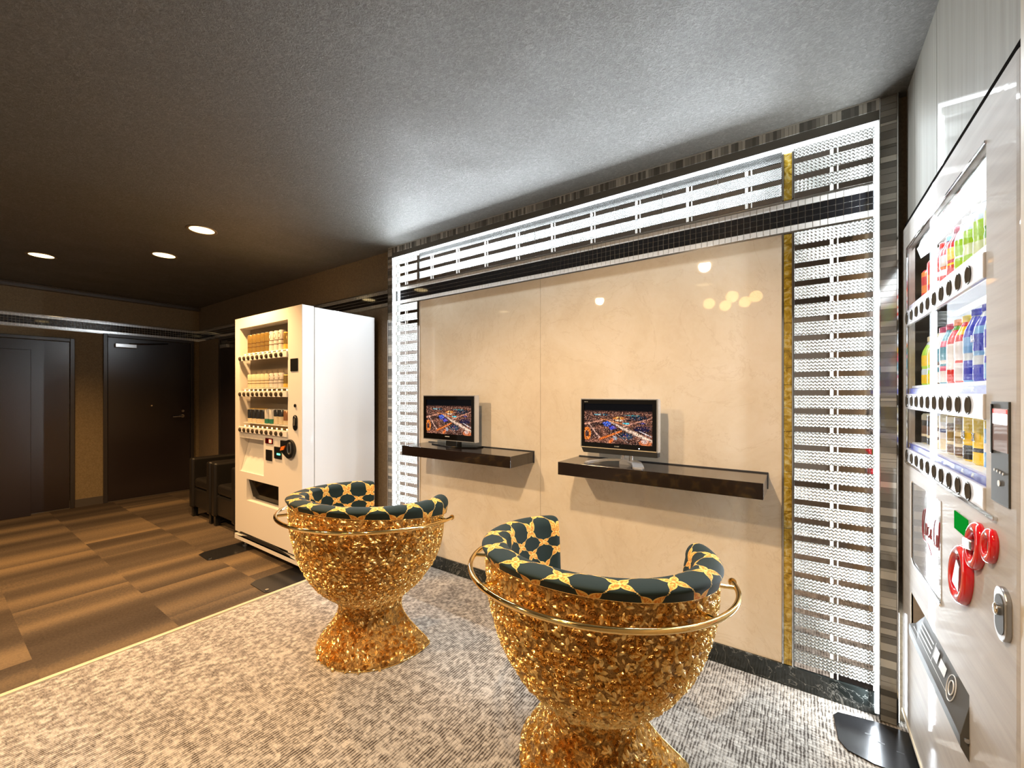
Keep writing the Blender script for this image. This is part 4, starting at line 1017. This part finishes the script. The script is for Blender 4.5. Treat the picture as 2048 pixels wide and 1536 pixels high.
# lamp unit along the top
lamp = MB(); lamp.prism([(MX + .018, 1.764), (MX + .055, 1.764), (MX + .055, 1.742), (MX + .030, 1.722)], 1, WY1 + .002, WY0 - .03)
lampo = build('display_lamp', lamp, M['lampw'], dm)
build('lamp_grille', MB().box(MX + .052, MX + .066, WY1 + .002, WY0 - .06, 1.700, 1.722), M['steel'], dm)
build('lamp_reflector', MB().box(MX + .008, MX + .017, WY1, WY0 - .02, 1.752, 1.768), M['chrome'], dm)
build('lamp_tube', MB().box(MX + .10, MX + .12, WY1 + .03, WY0 - .03, WZ0 + .232, WZ0 + .238).box(MX + .10, MX + .12, WY1 + .03, WY0 - .03, WZ0 + .02, WZ0 + .026).box(MX + .10, MX + .12, WY1 + .03, WY0 - .03, WZ0 + .50, WZ0 + .506), M['lampw'], dm)
build('window_glass', MB().box(MX + .001, MX + .004, WY1, WY0, WZ0, WZ1), M['clear'], dm)
RSH = [(1.568, 1.520), (1.278, 1.226), (1.078, 1.032)]
BTNC = M['button']
bt2 = MB().lathe([(0.0215, 0.0), (0.0212, -0.0012), (0.0195, -0.0018), (0.0175, -0.0010), (0.004, -0.0008)], (0, 0, 0), 20, 0, mis=[0, 0, 0, 1, 1])
bt2o = None
for k, (sz, rz_) in enumerate(RSH):
    build('display_shelf', MB().box(MX + .012, MX + .10, WY1 + .002, WY0 - .002, sz - .008, sz), M['innerwhite'], dm)
    rail = build('button_rail', MB().box(MX - .004, MX + .006, WY1 + .002, WY0 - .002, rz_ - .030, rz_ + .024), M['lightgrey'], dm, bevel=0.002)
    st = MB(); st.box(MX + .004, MX + .008, WY1 + .002, WY0 - .002, rz_ + .024, rz_ + .042)
    build('price_strip', st, M['palestrip'] if k == 0 else M['bluestrip'], rail)
    mk = MB()
    for b_ in range(10):
        yb = 2.012 - .0727 * b_
        if bt2o is None: o = build('push_button', bt2, [M['dark'], M['button']], None, smooth='auto'); bt2o = o.data
        else: o = bpy.data.objects.new('push_button', bt2o); COL.objects.link(o)
        o.parent = rail; o.location = Vector((MX - .004, yb, rz_ - .002)) - OFF[rail.name]
        mk.add([(MX + .0032, yb + .012, rz_ + .028), (MX + .0032, yb + .004, rz_ + .040), (MX + .0032, yb - .010, rz_ + .039), (MX + .0032, yb - .002, rz_ + .033), (MX + .0032, yb - .014, rz_ + .028), (MX + .0032, yb + .002, rz_ + .031)], [(0, 1, 5), (1, 2, 3), (3, 4, 5)])
    build('price_marks', mk, M['white'], rail)

def bottle(yk, row, prof_, cols, mats, capm, label, group, xk=MX + .058):
    z_ = RSH[row][0] + .0006
    o = build('drink_bottle', MB().lathe(prof_, (0, 0, 0), 22, mis=cols), mats, None, smooth='auto'); o.location = (xk, yk, z_)
    tag(o, label, 'drink bottle', group)
    if capm is not None:
        r, h = prof_[-1]; c = build('cap', MB().lathe([(r * 1.12, h - .004), (r * 1.12, h + .012), (r * .9, h + .014)], (0, 0, 0), 18), capm, None, smooth='auto'); c.parent = o
    return o
RED = pm('bright_red', (0.70, 0.015, 0.01)); ORG = pm('orange_print', (0.90, 0.25, 0.02)); WHT = pm('pure_white', (0.85, 0.85, 0.86)); MAR = pm('maroon_print', (0.22, 0.01, 0.03)); LIM = pm('lime_print', (0.42, 0.72, 0.02)); YEL = pm('sun_yellow', (0.95, 0.66, 0.0))
PAL = pm('pale_lime', (0.72, 0.80, 0.42)); CLR = pm('clear_water', (0.62, 0.72, 0.80)); BLU = pm('deep_blue', (0.02, 0.04, 0.55)); SKY = pm('sky_blue', (0.16, 0.42, 0.82)); PIN = pm('pink_print', (0.75, 0.12, 0.22)); TEA = pm('teal_print', (0.10, 0.35, 0.48)); COF = pm('coffee_print', (0.16, 0.09, 0.05)); KRM = pm('cream_cap', (0.80, 0.70, 0.45)); LGR = pm('grass_green', (0.10, 0.38, 0.03)); NAV = pm('navy_print', (0.03, 0.05, 0.20))
R_ = .0295
def pslim(h): return [(R_ * .9, 0), (R_, .006), (R_, h * .22), (R_, h * .30), (R_ * .95, h * .34), (R_, h * .40), (R_, h * .62), (R_ * .9, h * .72), (R_ * .6, h * .84), (R_ * .45, h * .90), (R_ * .45, h * .93)]
def pcan(h): return [(R_ * .86, 0), (R_, h * .04), (R_, h * .25), (R_, h * .33), (R_, h * .50), (R_, h * .60), (R_, h * .78), (R_, h * .93), (R_ * .84, h)]
def seq(n, s): return [int(c) for c in s][:n]
row1 = [('can', .105, '00110010', [RED, ORG, al], None, 'short red can with orange bands'), ('can', .120, '00011000', [RED, ORG, al], None, 'tall red can with an orange band'),
        ('slim', .150, '0101100222', [RED, WHT, MAR], RED, 'red and white patterned bottle with a red cap'), ('slim', .150, '0011010222', [RED, WHT, MAR], SKY, 'red and white patterned bottle with a blue cap'),
        ('slim', .152, '0001010222', [RED, YEL, MAR], MAR, 'dark red bottle with a yellow line and maroon cap'), ('slim', .152, '0001002222', [LIM, WHT, CLR], WHT, 'lime labelled bottle with a clear neck'),
        ('slim', .156, '0011102222', [LIM, PAL, CLR], WHT, 'lime and pale green bottle with a white cap'), ('slim', .156, '1001112222', [PAL, LIM, CLR], WHT, 'pale bottle with a lime leaf stripe'),
        ('slim', .156, '1011102222', [PAL, LGR, CLR], SKY, 'pale green tea bottle with a blue cap'), ('slim', .160, '1010100022', [RED, ORG, YEL], RED, 'red and orange bottle at the near end')]
row2 = [('slim', .165, '0122010022', [LIM, YEL, CLR], KRM, 'lime bottle with a cream cap'), ('slim', .165, '0102011002', [LIM, YEL, CLR], KRM, 'lime and yellow bottle with a cream cap'),
        ('slim', .178, '2101201111', [TEA, WHT, COF], PIN, 'white bottle with teal lettering and pink cap'), ('slim', .178, '1021012111', [WHT, TEA, PIN], PIN, 'white and pale teal bottle with a pink cap'),
        ('slim', .180, '0011110022', [RED, WHT, LGR], ORG, 'white bottle with a red foot and green collar'), ('slim', .180, '0110110200', [RED, WHT, YEL], YEL, 'white bottle with a red stripe and yellow cap'),
        ('slim', .186, '1002210002', [BLU, SKY, CLR], BLU, 'deep blue bottle with lettering'), ('slim', .186, '0022101022', [BLU, SKY, CLR], BLU, 'blue bottle with a clear waist'),
        ('slim', .190, '1012210022', [SKY, BLU, CLR], SKY, 'light blue water bottle'), ('slim', .190, '0102201222', [SKY, PIN, CLR], WHT, 'pale blue bottle with a pink foot, nearest')]
row3 = [('can', .104, '12100211', [COF, KRM, BK], None, 'dark coffee can with a cream cap'), ('can', .106, '12100201', [COF, KRM, BK], None, 'dark brown coffee can with a round emblem'),
        ('can', .110, '11020112', [COF, KRM, WHT], None, 'cream coffee can with a dark middle'), ('can', .112, '12210122', [NAV, WHT, KRM], None, 'white coffee can with a navy belt'),
        ('can', .114, '10122012', [COF, KRM, GD], None, 'tan coffee can with gold middle'), ('can', .114, '10121202', [COF, KRM, GD], None, 'brown and gold coffee can'),
        ('can', .124, '01100000', [YEL, BK, al], None, 'yellow can with a black belt'), ('can', .124, '00100000', [YEL, BK, al], None, 'bright yellow can with dark letters'),
        ('can', .118, '10010022', [SKY, WHT, YEL], None, 'sky blue and white can'), ('can', .112, '11010022', [BLU, WHT, SKY], None, 'royal blue can at the near end')]
for ri, rw in enumerate((row1, row2, row3)):
    for k, (kd, h, s_, ms, cp, nm) in enumerate(rw):
        yk = 1.985 - .0745 * k
        pf = pslim(h) if kd == 'slim' else pcan(h); cl = seq(len(pf) - 1, s_ + '2222')
        o = bottle(yk, ri, pf, cl, ms, cp, '%s, %s from far end, %s row' % (nm, ORD[k], ROWN[ri]), 'sample drinks in the %s row of the right machine' % ROWN[ri])
        if kd == 'can': o.name = 'drink_can'; o['category'] = 'drink can'
        OFF[o.name] = Vector(o.location)
        if ri == 2 and k in (6, 7): text('lettering', 'LDE' if k == 6 else 'DE', .030, BK, o, (MX + .058 - R_ - .001, yk - .004, RSH[2][0] + .066), (0, -1, 0), (0, 0, 1), squash=.55)
        if ri == 1 and k == 7: text('lettering', 'RA', .026, WHT, o, (MX + .058 - R_ - .001, yk, RSH[1][0] + .105), (0, -1, 0), (0, 0, 1), squash=.8)
# front fittings
def plate_yz(name, y0, y1, z0, z1, x0, x1, m_, parent, bev=0.002): return build(name, MB().box(x0, x1, y0, y1, z0, z1), m_, parent, bevel=bev)
pay = plate_yz('payment_panel', 1.224, 1.139, 1.040, 1.235, MX - .003, MX + .001, M['darkgrey'], dm, .001)
plate_yz('payment_screen', 1.212, 1.141, 1.140, 1.222, MX - .004, MX - .0028, mat('payment_screen', (0.35, 0.27, 0.27), 0.05, coat=1.0), pay, 0)
plate_yz('screen_edge', 1.218, 1.212, 1.133, 1.230, MX - .006, MX - .003, M['dark'], pay, .001)
plate_yz('lit_price', 1.208, 1.143, 1.192, 1.212, MX - .0050, MX - .0042, mat('lit_price', (1, 1, 1), .4, emit=(1.0, 0.9, 0.92), es=1.6), pay, 0)
plate_yz('lit_heading', 1.208, 1.143, 1.2125, 1.220, MX - .0050, MX - .0042, mat('lit_heading', (1, .1, .1), .4, emit=(0.9, 0.05, 0.05), es=0.8), pay, 0)
mk = MB()
for k in range(4): mk.cyl((MX - .0045, 1.203 - .014 * k, 1.102 - .0008 * k), .0026, .001, 10, 0)
mk.cyl((MX - .0045, 1.181, 1.079), .006, .001, 14, 0); build('panel_marks', mk, M['greymark'], pay)
# advertising panel with a red script
ad = MB(); ad.prism([(1.942, .688), (1.942, .949), (1.673, .957), (1.593, .957), (1.593, .676), (1.915, .676)], 0, MX - .0015, MX + .002)
adv = build('advert_panel', ad, M['adpanel'], dm)
eg = MB(); eg.tube([(MX - .002, 1.944, .952), (MX - .002, 1.944, .690), (MX - .002, 1.915, .674), (MX - .002, 1.593, .674)], .0035, 6); build('panel_edge', eg, M['white'], adv)
build('panel_line', MB().tube([(MX - .003, 1.935, .948), (MX - .003, 1.935, .694), (MX - .003, 1.91, .681), (MX - .003, 1.593, .681)], .0014, 6), M['dark'], adv)
def bez(ps, n=10):
    out = []
    for i in range(0, len(ps) - 3, 3):
        a, b_, c, d = ps[i:i + 4]
        for k in range(n):
            f = k / n; out.append(tuple((1 - f) ** 3 * a[j] + 3 * (1 - f) ** 2 * f * b_[j] + 3 * (1 - f) * f * f * c[j] + f ** 3 * d[j] for j in (0, 1)))
    return out + [ps[-1]]
def stroke(m_, ps, wd=.0008):
    m_.tube([(MX - .0022, 1.80 - a * .20, .79 + b_ * .11) for a, b_ in bez(ps)], wd, 6)
sc = MB()
stroke(sc, [(.42, .98), (.20, 1.0), (.02, .70), (.05, .40), (.08, .12), (.30, .05), (.50, .10), (.75, .16), (.95, .02), (1.15, -.12)], .0011)
stroke(sc, [(.42, .98), (.36, .80), (.20, .62), (.18, .42), (.17, .25), (.30, .20), (.40, .30)])
stroke(sc, [(.52, .62), (.40, .62), (.38, .28), (.50, .28), (.62, .28), (.64, .62), (.52, .62)])
stroke(sc, [(.86, .56), (.74, .68), (.66, .40), (.74, .30), (.80, .24), (.88, .34), (.92, .42)])
stroke(sc, [(1.10, .58), (.98, .66), (.92, .34), (1.02, .30), (1.10, .28), (1.12, .50), (1.12, .60), (1.10, .40), (1.12, .26), (1.20, .34)])
stroke(sc, [(1.24, .44), (1.28, .46), (1.30, .46), (1.34, .46)])
stroke(sc, [(1.62, .95), (1.44, .95), (1.32, .60), (1.38, .36), (1.42, .22), (1.54, .22), (1.62, .34)])
stroke(sc, [(1.74, .60), (1.64, .62), (1.62, .28), (1.72, .28), (1.82, .28), (1.84, .60), (1.74, .60)])
stroke(sc, [(1.90, .34), (2.0, .70), (2.04, 1.0), (1.98, .98), (1.90, .90), (1.88, .30), (1.96, .28)])
sc.v = [(v_[0], 1.80 - (1.80 - v_[1]) * .50, v_[2]) for v_ in sc.v]
build('script_logo', sc, M['script'], adv, smooth=True)['label'] = 'red cola script'
gd = plate_yz('green_display', 1.471, 1.372, .918, .961, MX - .002, MX + .001, M['green'], dm, 0)
# red surrounds
def torus_yz(m_, cy, cz, ry, rz_, r, x, n=40, k=12, lean=0.0):
    pts = [(x, cy - ry * math.cos(2 * PI * i / n) - lean * math.sin(2 * PI * i / n), cz + rz_ * math.sin(2 * PI * i / n)) for i in range(n)]
    m_.tube(pts, r, k, closed=True)
cu3 = MB(); torus_yz(cu3, 1.398, .826, .050, .060, .0135, MX - .004, lean=.014); ring1 = build('coin_return', cu3, M['red'], dm, smooth=True); ring1['label'] = 'large red oval round the coin return tray'
build('return_cup', MB().lathe([(.052, .0), (.050, -.004), (.02, -.002), (.004, -.002)], (MX - .001, 1.398, .826), 28, 0), M['red'], ring1, smooth=True)
build('return_flap', MB().prism([(1.424, .800), (1.392, .862), (1.370, .850), (1.376, .790)], 0, MX - .016, MX - .008), M['steel'], ring1, bevel=.001)
cu3 = MB(); torus_yz(cu3, 1.303, .922, .033, .043, .0115, MX - .004, lean=.012); ring2 = build('note_surround', cu3, M['red'], dm, smooth=True); ring2['label'] = 'red oval round the note slot'
build('note_slot', MB().prism([(1.337, .905), (1.340, .930), (1.290, .935), (1.288, .915)], 0, MX - .018, MX - .004), M['steel'], ring2, bevel=.003)
build('slot_back', MB().box(MX - .004, MX - .001, 1.278, 1.332, .890, .955), M['dark'], ring2)
cu3 = MB(); torus_yz(cu3, 1.224, .946, .022, .028, .0090, MX - .004, lean=.007); ring3 = build('coin_surround', cu3, M['red'], dm, smooth=True); ring3['label'] = 'small red oval round the coin slot'
build('coin_slot', MB().lathe([(.020, 0), (.019, -.004), (.006, -.004)], (MX - .001, 1.224, .946), 20, 0), M['grey'], ring3)
# lock handle
lk = MB(); lk.prism([(1.162 + .030 * math.cos(a), .838 + (.022 if math.sin(a) > 0 else -.022) + .028 * math.sin(a)) for a in [2 * PI * k / 28 + .01 for k in range(28)]], 0, MX - .008, MX + .001)
lk = build('lock_handle', lk, M['steel'], dm, bevel=.002)
build('handle_dish', MB().prism([(1.162 + .021 * math.cos(a), .838 + (.016 if math.sin(a) > 0 else -.020) + .019 * math.sin(a)) for a in [2 * PI * k / 28 + .01 for k in range(28)]], 0, MX - .0088, MX - .0079), M['darkgrey'], lk)
build('lock_barrel', MB().lathe([(.011, 0), (.011, -.005), (.008, -.007), (.002, -.007)], (MX - .008, 1.164, .845), 18, 0), M['chrome'], lk, smooth='auto')
# delivery slot and flap
build('slot_box', MB().box(MX + .06, MX + .098, SY1 - .002, SY0 + .002, SZ0 - .002, SZ1 + .002), M['darkmatt'], dm)
build('slot_edge', MB().box(MX - .001, MX + .004, SY0, SY0 + .004, SZ0 - .01, SZ1), M['ribbon'], dm)
fl = MB(); prof_f = [(MX + .004, .560), (MX - .013, .476), (MX - .015, .468), (MX - .014, .441), (MX + .002, .408), (MX + .010, .408)]
n = len(prof_f)
for y_, zt in ((1.915, .482), (1.80, .556), (1.366, .560)):
    fl.v += [(a, y_, (zt if k_ == 0 else b_)) for k_, (a, b_) in enumerate(prof_f)]
fl.f = [list(range(n)), [2 * n + i for i in range(n)][::-1]] + [[q * n + i, q * n + n + i, q * n + n + (i + 1) % n, q * n + (i + 1) % n] for q in (0, 1) for i in range(n)]; fl.mi = [0] * len(fl.f)
flap = build('delivery_flap', fl, mat('smoke_flap', (0.085, 0.085, 0.082), 0.5, spec=0.08), dm, bevel=.001)
def onflap(y, f, up=.0006):   # point on the sloping front face, f 0 at the wall edge and 1 at the crease
    a = Vector((MX + .004, y, .560)); b_ = Vector((MX - .013, y, .476)); return a.lerp(b_, f) + Vector((-.0012 - up * .3, 0, 0))
gm = MB()
def quad(y0, y1, f0, f1): gm.add([onflap(y0, f0), onflap(y1, f0), onflap(y1, f1), onflap(y0, f1)], [(0, 1, 2, 3)])
for k in range(3): quad(1.80, 1.66, .28 + .17 * k, .33 + .17 * k)
quad(1.64, 1.60, .25, .62); quad(1.585, 1.53, .30, .60); quad(1.86, 1.50, .80, .82); quad(1.645, 1.643, .15, .80)
gm.tube([onflap(1.475 + .030 * math.cos(a), .52 + .36 * math.sin(a), .001) for a in [2 * PI * k / 26 for k in range(26)]], .0012, 6, closed=True)
gm.tube([onflap(1.475 + .016 * math.cos(a), .52 + .20 * math.sin(a), .001) for a in [2 * PI * k / 20 for k in range(20)]], .0016, 6, closed=True)
build('flap_pictogram', gm, M['greymark'], flap)
build('flap_latch', MB().lathe([(.006, 0), (.005, -.005), (.001, -.005)], (MX - .004, 1.366, .462), 12, 1), M['steel'], flap)
build('gap_shade_strip', MB().box(MX + .006, MX + .05, 1.09, YA, 1.8585, 1.8815), mat('gap_shade_black', (0.012, 0.011, 0.010), 0.9, spec=0.0), dm)  # black strip painted in for the shade of the gap above the machine
build('plinth', MB().box(MX + .02, 1.1, YZ, YA, 0.02, 0.072), M['darkmatt'], dm)
build('bottom_rail', MB().box(MX - .003, MX + .03, YZ - .02, YA, 0.062, 0.074), M['ribbon'], dm)
for fy in (2.04, 1.18):
    for fx in (MX + .08, 1.0): build('levelling_foot', MB().cyl((fx, fy, 0.004), .025, .02, 14), M['steel'], dm)
pl = MB(); pl.prism([(.105, 2.035), (.12, 2.062), (.235, 2.083), (.315, 2.083), (.50, 2.083), (.50, 1.80), (.30, 1.845), (.205, 1.842), (.135, 1.862), (.112, 1.90)], 2, 0.0005, 0.005)
q = build('anchor_plate', pl, M['plate'], dm, bevel=.001)
for bx_, by_ in ((.205, 1.99), (.236, 1.965), (.285, 1.95)): build('plate_slot', MB().prism([(bx_ - .010, by_ - .003), (bx_ + .010, by_ - .003), (bx_ + .010, by_ + .003), (bx_ - .010, by_ + .003)], 2, .0050, .0054), M['darkmatt'], q)
